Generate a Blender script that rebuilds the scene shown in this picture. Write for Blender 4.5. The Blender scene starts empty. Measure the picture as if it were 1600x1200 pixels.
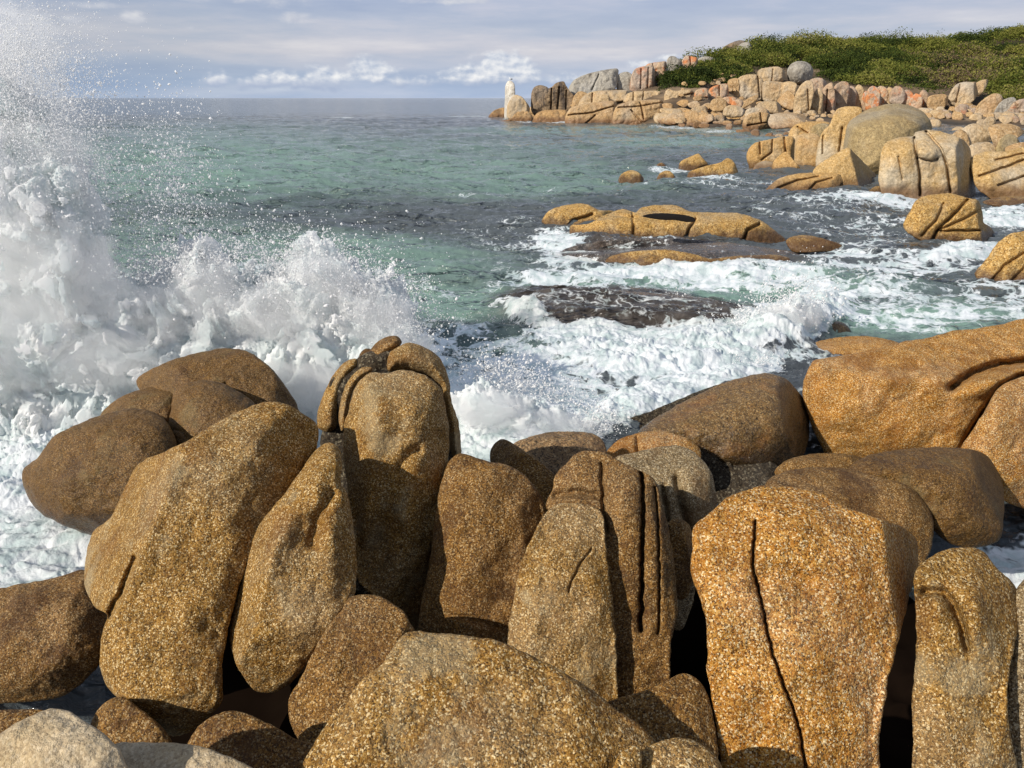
import bpy, math, random
import numpy as np
from mathutils import Vector
from mathutils.geometry import delaunay_2d_cdt

# ------------------------------------------------------------------ camera, sky, sun, exposure
S = bpy.context.scene
COL = S.collection
FPX = 1200.0                      # focal length in photo pixels (1600 wide)
PITCH = math.atan(447 / FPX)      # horizon at row 153
CAMH = 4.0
SP, CP = math.sin(PITCH), math.cos(PITCH)

cam = bpy.data.cameras.new('camera')
cam.sensor_width = 36.0
cam.lens = 36.0 * FPX / 1600.0
cam.clip_start = 0.05
cam.clip_end = 30000
co = bpy.data.objects.new('camera', cam)
co.location = (0, 0, CAMH)
co.rotation_euler = (math.pi / 2 - PITCH, 0, 0)
COL.objects.link(co)
S.camera = co

SUN = np.array([-0.70, -0.47, 0.55]); SUN /= np.linalg.norm(SUN)
sun = bpy.data.lights.new('sun', 'SUN')
sun.energy = 5.0
sun.angle = math.radians(0.5)
sun.color = (1.0, 0.93, 0.82)
so = bpy.data.objects.new('sun', sun)
so.rotation_euler = Vector(SUN).to_track_quat('Z', 'Y').to_euler()
so.location = (0, 0, 30)
COL.objects.link(so)

vs = S.view_settings
vs.view_transform = 'Standard'; vs.look = 'None'; vs.gamma = 1.0; vs.use_curve_mapping = False
vs.exposure = 0.08
S.cycles.max_bounces = 8
S.cycles.diffuse_bounces = 6
S.cycles.glossy_bounces = 2
S.cycles.volume_bounces = 5
S.cycles.transparent_max_bounces = 6
S.cycles.caustics_reflective = False
S.cycles.caustics_refractive = False


class NT:
    """small helper to write node trees"""
    def __init__(s, tree):
        s.t = tree; s.t.nodes.clear()

    def n(s, typ, ins=None, **kw):
        nd = s.t.nodes.new(typ)
        for k, v in kw.items():
            setattr(nd, k, v)
        if ins:
            for k, v in ins.items():
                s.set(nd, k, v)
        return nd

    def set(s, nd, k, v):
        sock = nd.inputs[k]
        if isinstance(v, bpy.types.NodeSocket):
            s.t.links.new(v, sock)
        elif isinstance(v, bpy.types.Node):
            s.t.links.new(v.outputs[0], sock)
        else:
            if hasattr(sock.default_value, '__len__') and len(sock.default_value) == 4 and len(v) == 3:
                v = (*v, 1.0)
            sock.default_value = v

    def m(s, op, a, b=0.0, c=0.0, clamp=False):
        nd = s.n('ShaderNodeMath', operation=op, use_clamp=clamp)
        s.set(nd, 0, a); s.set(nd, 1, b)
        if op in ('MULTIPLY_ADD', 'SMOOTH_MIN', 'SMOOTH_MAX'):
            s.set(nd, 2, c)
        return nd.outputs[0]

    def mix(s, f, a, b, blend='MIX'):
        nd = s.n('ShaderNodeMix', data_type='RGBA', blend_type=blend)
        for i, v in ((0, f), (6, a), (7, b)):
            if isinstance(v, (tuple, list)) and len(v) == 3: v = (*v, 1.0)
            if isinstance(v, bpy.types.Node): v = v.outputs[0]
            if isinstance(v, bpy.types.NodeSocket): s.t.links.new(v, nd.inputs[i])
            else: nd.inputs[i].default_value = v
        return nd.outputs[2]

    def ramp(s, f, stops, interp='LINEAR'):
        nd = s.n('ShaderNodeValToRGB')
        cr = nd.color_ramp; cr.interpolation = interp
        while len(cr.elements) < len(stops): cr.elements.new(0.5)
        for e, (p, c) in zip(cr.elements, stops):
            e.position = p
            e.color = (c, c, c, 1) if isinstance(c, (int, float)) else (*c, 1)
        s.set(nd, 0, f)
        return nd.outputs[0]

    def step(s, x, lo, hi):
        nd = s.n('ShaderNodeMapRange', interpolation_type='SMOOTHSTEP')
        s.set(nd, 'Value', x); s.set(nd, 'From Min', lo); s.set(nd, 'From Max', hi)
        return nd.outputs[0]


# ---- world: physical sky under thin high cloud, a cumulus bank low over the sea
W = bpy.data.worlds.new('World'); S.world = W; W.use_nodes = True
w = NT(W.node_tree)
sky = w.n('ShaderNodeTexSky', sky_type='NISHITA', sun_disc=False)
sky.sun_elevation = math.asin(SUN[2]); sky.sun_rotation = math.atan2(SUN[0], SUN[1])
sky.air_density = 1.0; sky.dust_density = 1.5; sky.ozone_density = 2.0
skyc = w.mix(1.0, sky, (0.105, 0.105, 0.105), 'MULTIPLY')
tc = w.n('ShaderNodeTexCoord')
sx = w.n('ShaderNodeSeparateXYZ', {0: tc.outputs['Generated']})
az = w.m('MULTIPLY', w.m('ARCTAN2', sx.outputs[0], sx.outputs[1]), 57.2958)     # degrees right of view
el = w.m('MULTIPLY', w.m('ARCSINE', sx.outputs[2]), 57.2958)                     # degrees up


def wnoise(sa, se, scale, detail=6, rough=0.55, off=0.0):
    c = w.n('ShaderNodeCombineXYZ', {0: w.m('MULTIPLY', az, sa), 1: w.m('MULTIPLY', el, se), 2: off})
    return w.n('ShaderNodeTexNoise', {'Vector': c, 'Scale': scale, 'Detail': detail, 'Roughness': rough}).outputs[0]


# thin stratus, stretched in bands
band = wnoise(0.035, 0.30, 1.6, 5, 0.55, 3.1)
fine = wnoise(0.10, 0.55, 2.2, 6, 0.6, 8.7)
bands = w.m('ADD', w.m('MULTIPLY', band, 0.7), w.m('MULTIPLY', fine, 0.3))
strat = w.ramp(bands, [(0.30, (0.35, 0.42, 0.56)), (0.45, (0.42, 0.48, 0.60)), (0.56, (0.51, 0.54, 0.63)), (0.70, (0.64, 0.65, 0.70))])
# paler mauve layer at three to four degrees, bluer and darker strip just over the horizon
lay = w.ramp(w.m('DIVIDE', el, 12.0), [(0.0, (0.95, 1.03, 1.12)), (0.10, (0.94, 1.0, 1.06)), (0.24, (1.12, 1.07, 1.03)), (0.36, (1.08, 1.05, 1.03)), (0.50, (1.0, 1.0, 1.04)), (1.0, (1.0, 1.0, 1.0))])
strat = w.mix(1.0, strat, lay, 'MULTIPLY')
leftdark = w.ramp(w.m('DIVIDE', w.m('ADD', az, 40.0), 40.0), [(0.0, (0.74, 0.77, 0.78)), (0.45, (0.90, 0.92, 0.92)), (0.75, (1.0, 1.0, 1.0))])
strat = w.mix(1.0, strat, leftdark, 'MULTIPLY')
# overhead: half broken cloud, so the physical sky shows through
hi = w.step(el, 12.0, 55.0)
cover = w.m('SUBTRACT', 0.95, w.m('MULTIPLY', hi, 0.60))
base_sky = w.mix(cover, skyc, strat)


def puff(a, e, ra, re, amp=1.0):
    da = w.m('DIVIDE', w.m('SUBTRACT', az, a), ra)
    de = w.m('DIVIDE', w.m('SUBTRACT', el, e), re)
    r2 = w.m('ADD', w.m('MULTIPLY', da, da), w.m('MULTIPLY', de, de))
    return w.m('MULTIPLY', w.m('EXPONENT', w.m('MULTIPLY', r2, -1.0)), amp)


def pa(px, py):     # direction of a photo pixel
    x, y = (px - 800) / FPX, (py - 600) / FPX
    r = np.array([x, CP - y * SP, -SP - y * CP]); r /= np.linalg.norm(r)
    return math.degrees(math.atan2(r[0], r[1])), math.degrees(math.asin(r[2]))


def clouds(specs, sa, se, scale, off):
    env = None
    for (px, py, rx, ry, amp) in specs:
        a, e = pa(px, py)
        a2, e2 = pa(px + rx, py - ry)
        p = puff(a, e, max(abs(a2 - a), .1), max(abs(e2 - e), .1), amp)
        env = p if env is None else w.m('MAXIMUM', env, p)
    n0 = wnoise(sa, se, scale, 5, 0.54, off)
    c2 = w.n('ShaderNodeCombineXYZ', {0: w.m('MULTIPLY', w.m('ADD', az, -0.22), sa), 1: w.m('MULTIPLY', w.m('ADD', el, 0.20), se), 2: off})
    n1 = w.n('ShaderNodeTexNoise', {'Vector': c2, 'Scale': scale, 'Detail': 5, 'Roughness': 0.54}).outputs[0]
    d = w.m('ADD', env, w.m('MULTIPLY', w.m('SUBTRACT', n0, 0.5), 1.8))
    alpha = w.step(d, 0.36, 1.0)
    lit = w.m('ADD', w.m('MULTIPLY', w.m('SUBTRACT', n0, n1), 3.0), 0.42, clamp=True)
    return env, alpha, lit


cum = [(345, 124, 32, 14, 1.1), (440, 119, 44, 18, 1.05), (520, 117, 60, 17, 1.05), (578, 112, 36, 20, 1.45), (640, 125, 70, 9, .75),
       (735, 115, 38, 17, 1.3), (786, 107, 48, 27, 1.7), (830, 114, 40, 14, .9), (895, 118, 50, 10, .7), (1000, 100, 36, 14, .85), (1040, 90, 30, 8, .8), (450, 128, 160, 13, .92), (800, 124, 140, 15, .95), (620, 127, 110, 12, .90), (930, 122, 90, 12, .8)]
env, al, lit = clouds(cum, 1.0, 1.5, 0.62, 1.7)
ctop = w.mix(lit, (0.42, 0.49, 0.62), (0.93, 0.92, 0.90))
low_fade = w.step(el, 0.55, 1.4)
ccol = w.mix(low_fade, (0.36, 0.43, 0.58), ctop)
up = [(470, 30, 36, 11, 1.0), (205, 24, 26, 13, .95), (160, 8, 60, 8, .8), (280, 44, 34, 5, .7), (115, 28, 30, 8, .62), (700, 2, 120, 6, .72), (330, -20, 300, 24, .75), (1000, -4, 200, 10, .7), (20, 22, 30, 20, .7)]
env2, al2, lit2 = clouds(up, 0.75, 1.6, 0.55, 5.2)
ccol2 = w.mix(lit2, (0.50, 0.53, 0.62), (0.74, 0.74, 0.75))
c = w.mix(w.m('MULTIPLY', al2, 0.75), base_sky, ccol2)
c = w.mix(w.m('MULTIPLY', al, 0.96), c, ccol)
bg = w.n('ShaderNodeBackground', {'Color': c, 'Strength': 1.0})
wo = w.n('ShaderNodeOutputWorld', {'Surface': bg})

# ------------------------------------------------------------------ geometry helpers


def ray(px, py):
    px = np.asarray(px, float); py = np.asarray(py, float)
    x, y = (px - 800) / FPX, (py - 600) / FPX
    return np.stack([x + 0 * y, CP - y * SP + 0 * x, -SP - y * CP + 0 * x], -1)


def zd(px, py, h):        # depth (along the view axis) at which pixel row py meets height h
    y = (py - 600) / FPX
    return (CAMH - h) / (SP + y * CP)


def zY(py, Y):            # depth for a ground distance Y
    y = (py - 600) / FPX
    return Y / (CP - y * SP)


_rs = np.random.RandomState(11)
_perm = _rs.permutation(256)
_perm = np.concatenate([_perm, _perm, _perm])
_grad = _rs.randn(256, 3).astype(np.float32); _grad /= np.linalg.norm(_grad, axis=1)[:, None]


def pn(P):                 # gradient noise, about -0.7..0.7
    P = np.asarray(P, np.float32)
    I = np.floor(P).astype(np.int32); F = P - I
    U = F * F * F * (F * (F * 6 - 15) + 10)
    I &= 255
    out = 0
    for dx in (0, 1):
        wx = U[..., 0] if dx else 1 - U[..., 0]
        for dy in (0, 1):
            wy = U[..., 1] if dy else 1 - U[..., 1]
            for dz in (0, 1):
                wz = U[..., 2] if dz else 1 - U[..., 2]
                h = _perm[_perm[_perm[(I[..., 0] + dx) & 255] + ((I[..., 1] + dy) & 255)] + ((I[..., 2] + dz) & 255)]
                g = _grad[h]
                out = out + wx * wy * wz * (g[..., 0] * (F[..., 0] - dx) + g[..., 1] * (F[..., 1] - dy) + g[..., 2] * (F[..., 2] - dz))
    return out


def fbm(P, octv=4, gain=0.5, lac=2.03, ridge=False, billow=False):
    a, s, f = 1.0, 0.0, 1.0
    t = 0
    for o in range(octv):
        v = pn(P * f + o * 7.31)
        if ridge: v = 0.7 - np.abs(v) * 2
        if billow: v = np.abs(v) * 2 - 0.4
        s = s + a * v; t += a
        a *= gain; f *= lac
    return s / t


def make_mesh(name, verts, faces, mat, parent=None, smooth=True, loc=(0, 0, 0), quads=None):
    me = bpy.data.meshes.new(name)
    verts = np.asarray(verts, np.float32) - np.asarray(loc, np.float32)
    faces = np.asarray(faces, np.int32)
    k = faces.shape[1]
    me.vertices.add(len(verts)); me.vertices.foreach_set('co', verts.ravel())
    me.loops.add(faces.size); me.loops.foreach_set('vertex_index', faces.ravel())
    me.polygons.add(len(faces)); me.polygons.foreach_set('loop_start', np.arange(0, faces.size, k, dtype=np.int32))
    try: me.polygons.foreach_set('loop_total', np.full(len(faces), k, np.int32))
    except Exception: pass
    me.update(calc_edges=True); me.validate()
    if smooth: me.polygons.foreach_set('use_smooth', np.ones(len(me.polygons), bool))
    me.materials.append(mat)
    o = bpy.data.objects.new(name, me)
    o.location = loc
    COL.objects.link(o)
    if parent is not None:
        o.parent = parent
        if parent.type == 'MESH': o.location = Vector(loc) - parent.location
    return o


def tag(o, label=None, cat=None, group=None, kind=None):
    if label: o['label'] = label
    if cat: o['category'] = cat
    if group: o['group'] = group
    if kind: o['kind'] = kind
    return o


def chaikin(P, it=2):
    P = np.asarray(P, float)
    for _ in range(it):
        Q = np.roll(P, -1, 0)
        P = np.stack([P * .78 + Q * .22, P * .22 + Q * .78], 1).reshape(-1, 2)
    return P


def catmull(P, k=8):
    P = np.asarray(P, float)
    A, B, C, D = np.roll(P, 1, 0), P, np.roll(P, -1, 0), np.roll(P, -2, 0)
    out = []
    for t in np.arange(k) / k:
        out.append(B + .40 * (C - A) * (t - 2 * t * t + t ** 3) + (C - B) * (3 * t * t - 2 * t ** 3) + .40 * (D - B) * (t ** 3 - t * t))
    return np.stack(out, 1).reshape(-1, 2)


def resample(P, step):
    Q = np.vstack([P, P[:1]])
    L = np.r_[0, np.cumsum(np.hypot(*np.diff(Q, axis=0).T))]
    n = max(int(L[-1] / step), 14)
    t = np.linspace(0, L[-1], n, endpoint=False)
    return np.stack([np.interp(t, L, Q[:, 0]), np.interp(t, L, Q[:, 1])], 1)


def inside(P, X):
    x, y = X[:, 0], X[:, 1]
    c = np.zeros(len(X), bool)
    A = P; B = np.roll(P, -1, 0)
    for (x1, y1), (x2, y2) in zip(A, B):
        if y1 == y2: continue
        k = ((y1 > y) != (y2 > y)) & (x < (x2 - x1) * (y - y1) / (y2 - y1) + x1)
        c ^= k
    return c


def segdist(X, A, B):
    """distance from points X to the union of segments A->B"""
    best = np.full(len(X), 1e9)
    for a, b in zip(A, B):
        d = b - a; L = (d * d).sum() + 1e-9
        t = np.clip(((X - a) @ d) / L, 0, 1)
        q = X - a - t[:, None] * d
        best = np.minimum(best, (q * q).sum(1))
    return np.sqrt(best)


def nrm(az_, el_):
    a, e = math.radians(az_), math.radians(el_)
    return np.array([math.cos(e) * math.sin(a), -math.cos(e) * math.cos(a), math.sin(e)])


def plane_z(n, px, py, z0, X):
    r0 = ray(px, py); r = ray(X[:, 0], X[:, 1])
    den = np.minimum(r @ n, -0.10)
    num = min(float(r0 @ n), -0.10)
    return z0 * num / den


SEED = [0]


def shape(poly, D, ax, ay, az_=0, el_=40, facets=(), cracks=(), bumps=(), step=3.0, R=None, thick=0.8,
          pillow=0.06, rough=1.0, auto=True, soft=0.028, smooth=2, seed=None, wob=1.0, bevel=7, grow=0.0):
    """front of the boulder = soft intersection of its facets, rounded to the outline; the back bulges away"""
    SEED[0] += 1
    rnd = random.Random(SEED[0] if seed is None else seed)
    P = catmull(poly) if smooth == 2 else chaikin(poly, smooth)
    P = resample(P, step)
    mn, mx = P.min(0), P.max(0); w_, h_ = mx - mn
    size = math.sqrt(w_ * h_)
    nv = np.stack([P[:, 0] * 0.045, P[:, 1] * 0.045, np.full(len(P), SEED[0] * 3.7)], 1)
    # small wobble of the outline
    T = np.roll(P, -1, 0) - np.roll(P, 1, 0); T /= np.linalg.norm(T, axis=1)[:, None] + 1e-9
    N = np.stack([T[:, 1], -T[:, 0]], 1)
    area = 0.5 * np.sum(P[:, 0] * np.roll(P[:, 1], -1) - np.roll(P[:, 0], -1) * P[:, 1])
    if area < 0: N = -N            # outward
    sc = 14.0 / size
    nv2 = np.stack([P[:, 0] * sc, P[:, 1] * sc, np.full(len(P), SEED[0] * 3.7)], 1)
    P = P + N * (fbm(nv2, 3)[:, None] * size * 0.016 * wob + grow)
    # interior points
    gx = np.arange(mn[0], mx[0], step); gy = np.arange(mn[1], mx[1], step * .87)
    G = np.stack(np.meshgrid(gx, gy), -1).astype(float)
    G[1::2, :, 0] += step / 2
    G = G.reshape(-1, 2)
    G = G[inside(P, G)]
    A, B = P, np.roll(P, -1, 0)
    d = segdist(G, A, B)
    k = d > step * 1.25
    G, d = G[k], d[k]
    pts = [P]; ds = [np.zeros(len(P))]
    for off in (0.12, 0.4, 0.85):
        Q = P - N * off * step
        ins = inside(P, Q)
        Q = Q[ins]
        dq = segdist(Q, A, B)
        kk = dq > off * step * 0.93
        pts.append(Q[kk]); ds.append(dq[kk])
    pts.append(G); ds.append(d)
    # cracks: wander a little, and get extra points so they stay narrow
    cks = []
    for ci, cr in enumerate(cracks):
        pl = np.array(cr[0], float)
        L = np.r_[0, np.cumsum(np.hypot(*np.diff(pl, axis=0).T))]
        tt = np.linspace(0, L[-1], max(int(L[-1] / (step * .6)), 4))
        pl = np.stack([np.interp(tt, L, pl[:, 0]), np.interp(tt, L, pl[:, 1])], 1)
        wv_ = np.stack([tt / 17, 0 * tt + ci * 5.3 + SEED[0], 0 * tt], 1)
        Tn = np.gradient(pl, axis=0); Tn /= np.linalg.norm(Tn, axis=1)[:, None] + 1e-9
        Nn = np.stack([-Tn[:, 1], Tn[:, 0]], 1)
        pl = pl + Nn * (fbm(wv_, 4, gain=.6) * min(6, size * .022))[:, None]
        fade_ = np.clip(np.minimum(tt, L[-1] - tt) / (L[-1] * .25) + .25, 0, 1)
        cks.append((pl, cr[1], cr[2]))
        for off in (0, -.45, .45, -1.0, 1.0, -1.9, 1.9):
            Q = pl + Nn * off * cr[1]
            Q = Q[inside(P, Q)]
            if not len(Q): continue
            dq = segdist(Q, A, B); kk = dq > step * .9
            pts.append(Q[kk]); ds.append(dq[kk])
    X = np.concatenate(pts); d = np.concatenate(ds)
    nb = len(P)
    vin = [Vector((float(a), float(b))) for a, b in X]
    res = delaunay_2d_cdt(vin, [(i, (i + 1) % nb) for i in range(nb)], [list(range(nb))], 1, 1e-4)
    X2 = np.array([(v.x, v.y) for v in res[0]])
    orig = np.array([o[0] if o else -1 for o in res[3]])
    d = np.where(orig >= 0, d[np.maximum(orig, 0)], 0.0)
    if (orig < 0).any():
        d[orig < 0] = segdist(X2[orig < 0], A, B)
    F = np.array([f for f in res[2] if len(f) == 3], np.int32)
    X = X2
    dmax = max(d.max(), 1e-3)
    pxm = D / FPX                       # metres per pixel here
    sz = size * pxm
    main = nrm(az_, el_)
    z = plane_z(main, ax, ay, D, X)
    fl = list(facets)
    if auto:
        cx = (mn[0] + mx[0]) / 2
        fl += [(az_ + rnd.uniform(-12, 12), min(el_ + 34, 84), cx, mn[1] + h_ * rnd.uniform(.10, .22)),
               (az_ - rnd.uniform(42, 62), el_ - 4, mn[0] + w_ * rnd.uniform(.07, .16), ay),
               (az_ + rnd.uniform(42, 62), el_ - 4, mx[0] - w_ * rnd.uniform(.07, .16), ay),
               (az_ + rnd.uniform(-20, 20), max(el_ - 34, -18), cx, mx[1] - h_ * rnd.uniform(.12, .22))]
    cxy = (mn + mx) / 2
    n0_ = nrm(az_, el_)
    for b_ in range(bevel):
        ph = (b_ + rnd.uniform(-.3, .3)) * 2 * math.pi / bevel
        fr_ = rnd.uniform(.62, .90)
        qx = cxy[0] + math.cos(ph) * w_ * .5 * fr_; qy = cxy[1] + math.sin(ph) * h_ * .5 * fr_
        ti = rnd.uniform(10, 30)
        fl.append((az_ + math.cos(ph) * ti / max(math.cos(math.radians(el_)), .4), el_ - math.sin(ph) * ti, qx, qy))
    kk = soft * sz
    for f in fl:
        fz0 = plane_z(main, ax, ay, D, np.array([[f[2], f[3]]], float))[0] + (f[4] if len(f) > 4 else 0)
        n = nrm(f[0], f[1])
        zi = plane_z(n, f[2], f[3], fz0, X)
        h = np.clip(0.5 + 0.5 * (zi - z) / kk, 0, 1)          # smooth maximum
        z = z * (1 - h) + zi * h + kk * h * (1 - h)
    zc = float(np.median(z[d > dmax * .4])) if (d > dmax * .4).any() else D
    z = np.clip(z, zc - 1.6 * sz, zc + 1.6 * sz)
    Rr = R * .36 if R else min(dmax * 0.5, max(size * .07, 2.2))
    q = 1 - np.minimum(d / Rr, 1)
    front = z + Rr * pxm * 1.0 * (1 - np.sqrt(np.maximum(1 - q * q, 0)))
    q2 = 1 - d / dmax
    front = front - pillow * dmax * pxm * (1 - q2 * q2)
    fade = np.minimum(d / max(3.0, size * .03), 1)
    for (bx, by, rx, ry, rot, amp) in bumps:
        c_, s_ = math.cos(math.radians(rot)), math.sin(math.radians(rot))
        u = (X[:, 0] - bx) * c_ + (X[:, 1] - by) * s_; v = -(X[:, 0] - bx) * s_ + (X[:, 1] - by) * c_
        front = front - amp * np.exp(-((u / rx) ** 2 + (v / ry) ** 2)) * np.minimum(d / 8, 1)
    wpos = ray(X[:, 0], X[:, 1]) * front[:, None]
    fr = 2.2 / sz
    o = SEED[0] * 5.1
    nn = fbm(wpos * fr + o, 3) * 0.075 * sz + fbm(wpos * fr * 2.7 + o, 3, ridge=True) * 0.026 * sz + fbm(wpos * fr * 9 + o, 3) * .009 * sz
    front = front + nn * rough * fade
    for (pl, wd, dep) in cks:
        dc = segdist(X, pl[:-1], pl[1:])
        front = front + (dep * np.exp(-(dc / wd) ** (4 if wd < 3 else 2)) + 0.12 * dep * np.exp(-(dc / (wd * 3.2)) ** 2)) * np.minimum(d / step, 1)
    rim = (d <= 1e-9)
    zr = z + Rr * pxm
    qb = 1 - d / dmax
    back = zr + thick * dmax * pxm * np.sqrt(np.maximum(1 - qb * qb, 0))
    back = np.maximum(back, front + 0.02 * sz * np.minimum(d / 2, 1))
    V1 = ray(X[:, 0], X[:, 1]) * front[:, None]
    V1[rim] = (ray(X[:, 0], X[:, 1]) * zr[:, None])[rim]
    idx = np.where(~rim)[0]
    V2 = (ray(X[:, 0], X[:, 1]) * back[:, None])[idx]
    remap = np.arange(len(X)); remap[idx] = len(X) + np.arange(len(idx))
    # orientation: front faces point to the camera
    a, b, c_ = V1[F[:, 0]], V1[F[:, 1]], V1[F[:, 2]]
    nn = np.cross(b - a, c_ - a)
    flip = (nn * a).sum(1) > 0
    F[flip] = F[flip][:, ::-1]
    FB = remap[F][:, ::-1]
    V = np.vstack([V1, V2]) + np.array([0, 0, CAMH])
    return V, np.vstack([F, FB])


def boulder(label, mat, poly, h=None, base=None, Y=None, a=None, name='boulder', cat='boulder', group=None, parent=None, **kw):
    P = np.array(poly, float)
    ax, ay = a if a else (P[:, 0].mean(), P[:, 1].mean())
    if base is not None:
        # stands in the water: the waterline row fixes the distance
        e = kw.get('el_', 40)
        zb = zd(ax, base, -0.02)
        r0 = ray(ax, base); n = nrm(kw.get('az_', 0), e); r1 = ray(ax, ay)
        D = zb * float(r0 @ n) / min(float(r1 @ n), -.1)
    elif Y is not None:
        D = zY(ay, Y)
    else:
        D = zd(ax, ay, h)
    V, F = shape(P, D, ax, ay, **kw)
    loc = (float(V[:, 0].mean()), float(V[:, 1].mean()), float(V[:, 2].min()))
    o = make_mesh(name, V, F, mat, parent=parent, loc=loc)
    if parent is None:
        tag(o, label, cat, group)
    return o
# ------------------------------------------------------------------ materials


def newmat(name):
    m = bpy.data.materials.new(name); m.use_nodes = True
    return m, NT(m.node_tree)


def granite(name, dark, mid, light, cream, scale=85.0, grey=(0.30, 0.29, 0.27), greyamt=0.3, stain=(0.10, 0.045, 0.02), stainamt=0.35,
            rough=0.75, bump=0.35, contrast=1.0, lichen=None, wet=None, wetz=(0.25, 0.7), gscale=1.1, streak=None, spec=0.2, sat=1.0, val=1.0):
    m, t = newmat(name)
    tcn = t.n('ShaderNodeTexCoord'); co_ = tcn.outputs['Object']
    geo = t.n('ShaderNodeNewGeometry'); wpos = geo.outputs['Position']
    nz = t.n('ShaderNodeTexNoise', {'Vector': co_, 'Scale': scale * 0.9, 'Detail': 2})
    dist = t.n('ShaderNodeVectorMath', {0: nz.outputs['Color'], 1: (0.5, 0.5, 0.5)}, operation='SUBTRACT')
    dist = t.n('ShaderNodeVectorMath', {0: dist, 'Scale': 1.3 / scale}, operation='SCALE')
    vec = t.n('ShaderNodeVectorMath', {0: co_, 1: dist}, operation='ADD')
    v1 = t.n('ShaderNodeTexVoronoi', {'Vector': vec, 'Scale': scale})
    v2 = t.n('ShaderNodeTexVoronoi', {'Vector': vec, 'Scale': scale * 2.3})
    s1 = t.n('ShaderNodeSeparateColor', {0: v1.outputs['Color']})
    s2 = t.n('ShaderNodeSeparateColor', {0: v2.outputs['Color']})
    g1 = t.ramp(s1.outputs[0], [(0.0, dark), (0.20, dark), (0.26, mid), (0.58, mid), (0.66, light), (0.86, light), (0.90, cream)])
    g2 = t.ramp(s2.outputs[0], [(0.0, dark), (0.26, dark), (0.32, mid), (0.60, mid), (0.68, light), (0.90, light), (0.95, cream)])
    c = t.mix(0.36, g1, g2)
    c = t.mix(1 - contrast, c, mid) if contrast < 1 else c
    # broad weathering
    big = t.n('ShaderNodeTexNoise', {'Vector': wpos, 'Scale': gscale, 'Detail': 5, 'Roughness': 0.6})
    hsv = t.n('ShaderNodeHueSaturation', {'Saturation': 0.38, 'Value': 1.0, 'Color': c})
    gcol = t.mix(0.55, hsv, grey)
    c = t.mix(t.m('MULTIPLY', t.step(big.outputs[0], 0.46, 0.66), greyamt), c, gcol)
    big2 = t.n('ShaderNodeTexNoise', {'Vector': wpos, 'Scale': gscale * 2.6, 'Detail': 6, 'Roughness': 0.65})
    c = t.mix(t.m('MULTIPLY', t.step(big2.outputs[0], 0.50, 0.68), stainamt), c, t.mix(1.0, c, stain, 'MULTIPLY') if False else t.mix(0.6, c, stain))
    med = t.n('ShaderNodeTexNoise', {'Vector': wpos, 'Scale': 7.0, 'Detail': 4})
    mv = t.n('ShaderNodeMapRange', {'Value': med.outputs[0], 'From Min': .3, 'From Max': .7, 'To Min': 0.80, 'To Max': 1.18})
    c = t.mix(1.0, c, t.n('ShaderNodeCombineColor', {0: mv, 1: mv, 2: mv}), 'MULTIPLY')
    if streak:
        mp = t.n('ShaderNodeMapping', {'Vector': wpos, 'Scale': (1.1, 1.1, 0.10)})
        sn = t.n('ShaderNodeTexNoise', {'Vector': mp, 'Scale': streak[2] if len(streak) > 2 else 0.9, 'Detail': 5, 'Roughness': .6})
        c = t.mix(t.m('MULTIPLY', t.step(sn.outputs[0], 0.5, 0.62), streak[1]), c, streak[0])
    if lichen:
        ln = t.n('ShaderNodeTexNoise', {'Vector': wpos, 'Scale': lichen[2], 'Detail': 5, 'Roughness': .65})
        c = t.mix(t.m('MULTIPLY', t.step(ln.outputs[0], lichen[3] if len(lichen) > 3 else .5, (lichen[3] if len(lichen) > 3 else .5) + .1), lichen[1]), c, lichen[0])
    if sat != 1.0 or val != 1.0:
        c = t.n('ShaderNodeHueSaturation', {'Saturation': sat, 'Value': val, 'Color': c}).outputs[0]
    rr = rough
    zz = t.n('ShaderNodeSeparateXYZ', {0: wpos}).outputs[2]
    if wet:
        zn = t.m('ADD', zz, t.m('MULTIPLY', t.m('SUBTRACT', big2.outputs[0], .5), 0.8))
        wf = t.m('SUBTRACT', 1.0, t.step(zn, wetz[0], wetz[1]))
        c = t.mix(t.m('MULTIPLY', wf, 0.8), c, wet)
        rr = t.m('SUBTRACT', rough, t.m('MULTIPLY', wf, 0.4))
    rn = t.m('ADD', rr, t.m('MULTIPLY', t.m('SUBTRACT', s1.outputs[1], .5), 0.35), clamp=True)
    hgt = t.m('ADD', t.m('MULTIPLY', s1.outputs[1], 0.5), t.m('MULTIPLY', t.m('SUBTRACT', 1.0, v1.outputs['Distance']), 0.5))
    nz2 = t.n('ShaderNodeTexNoise', {'Vector': co_, 'Scale': scale * 0.35, 'Detail': 4})
    hgt = t.m('ADD', hgt, t.m('MULTIPLY', nz2.outputs[0], 1.6))
    bp = t.n('ShaderNodeBump', {'Height': hgt, 'Strength': bump, 'Distance': 0.55 / scale})
    bp2 = t.n('ShaderNodeBump', {'Height': t.n('ShaderNodeTexNoise', {'Vector': wpos, 'Scale': 9.0, 'Detail': 6, 'Roughness': .65}).outputs[0], 'Strength': 0.7, 'Distance': 0.06, 'Normal': bp})
    b = t.n('ShaderNodeBsdfPrincipled', {'Base Color': c, 'Roughness': rn, 'Normal': bp2})
    b.inputs['Specular IOR Level'].default_value = spec
    t.n('ShaderNodeOutputMaterial', {0: b})
    return m


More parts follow.
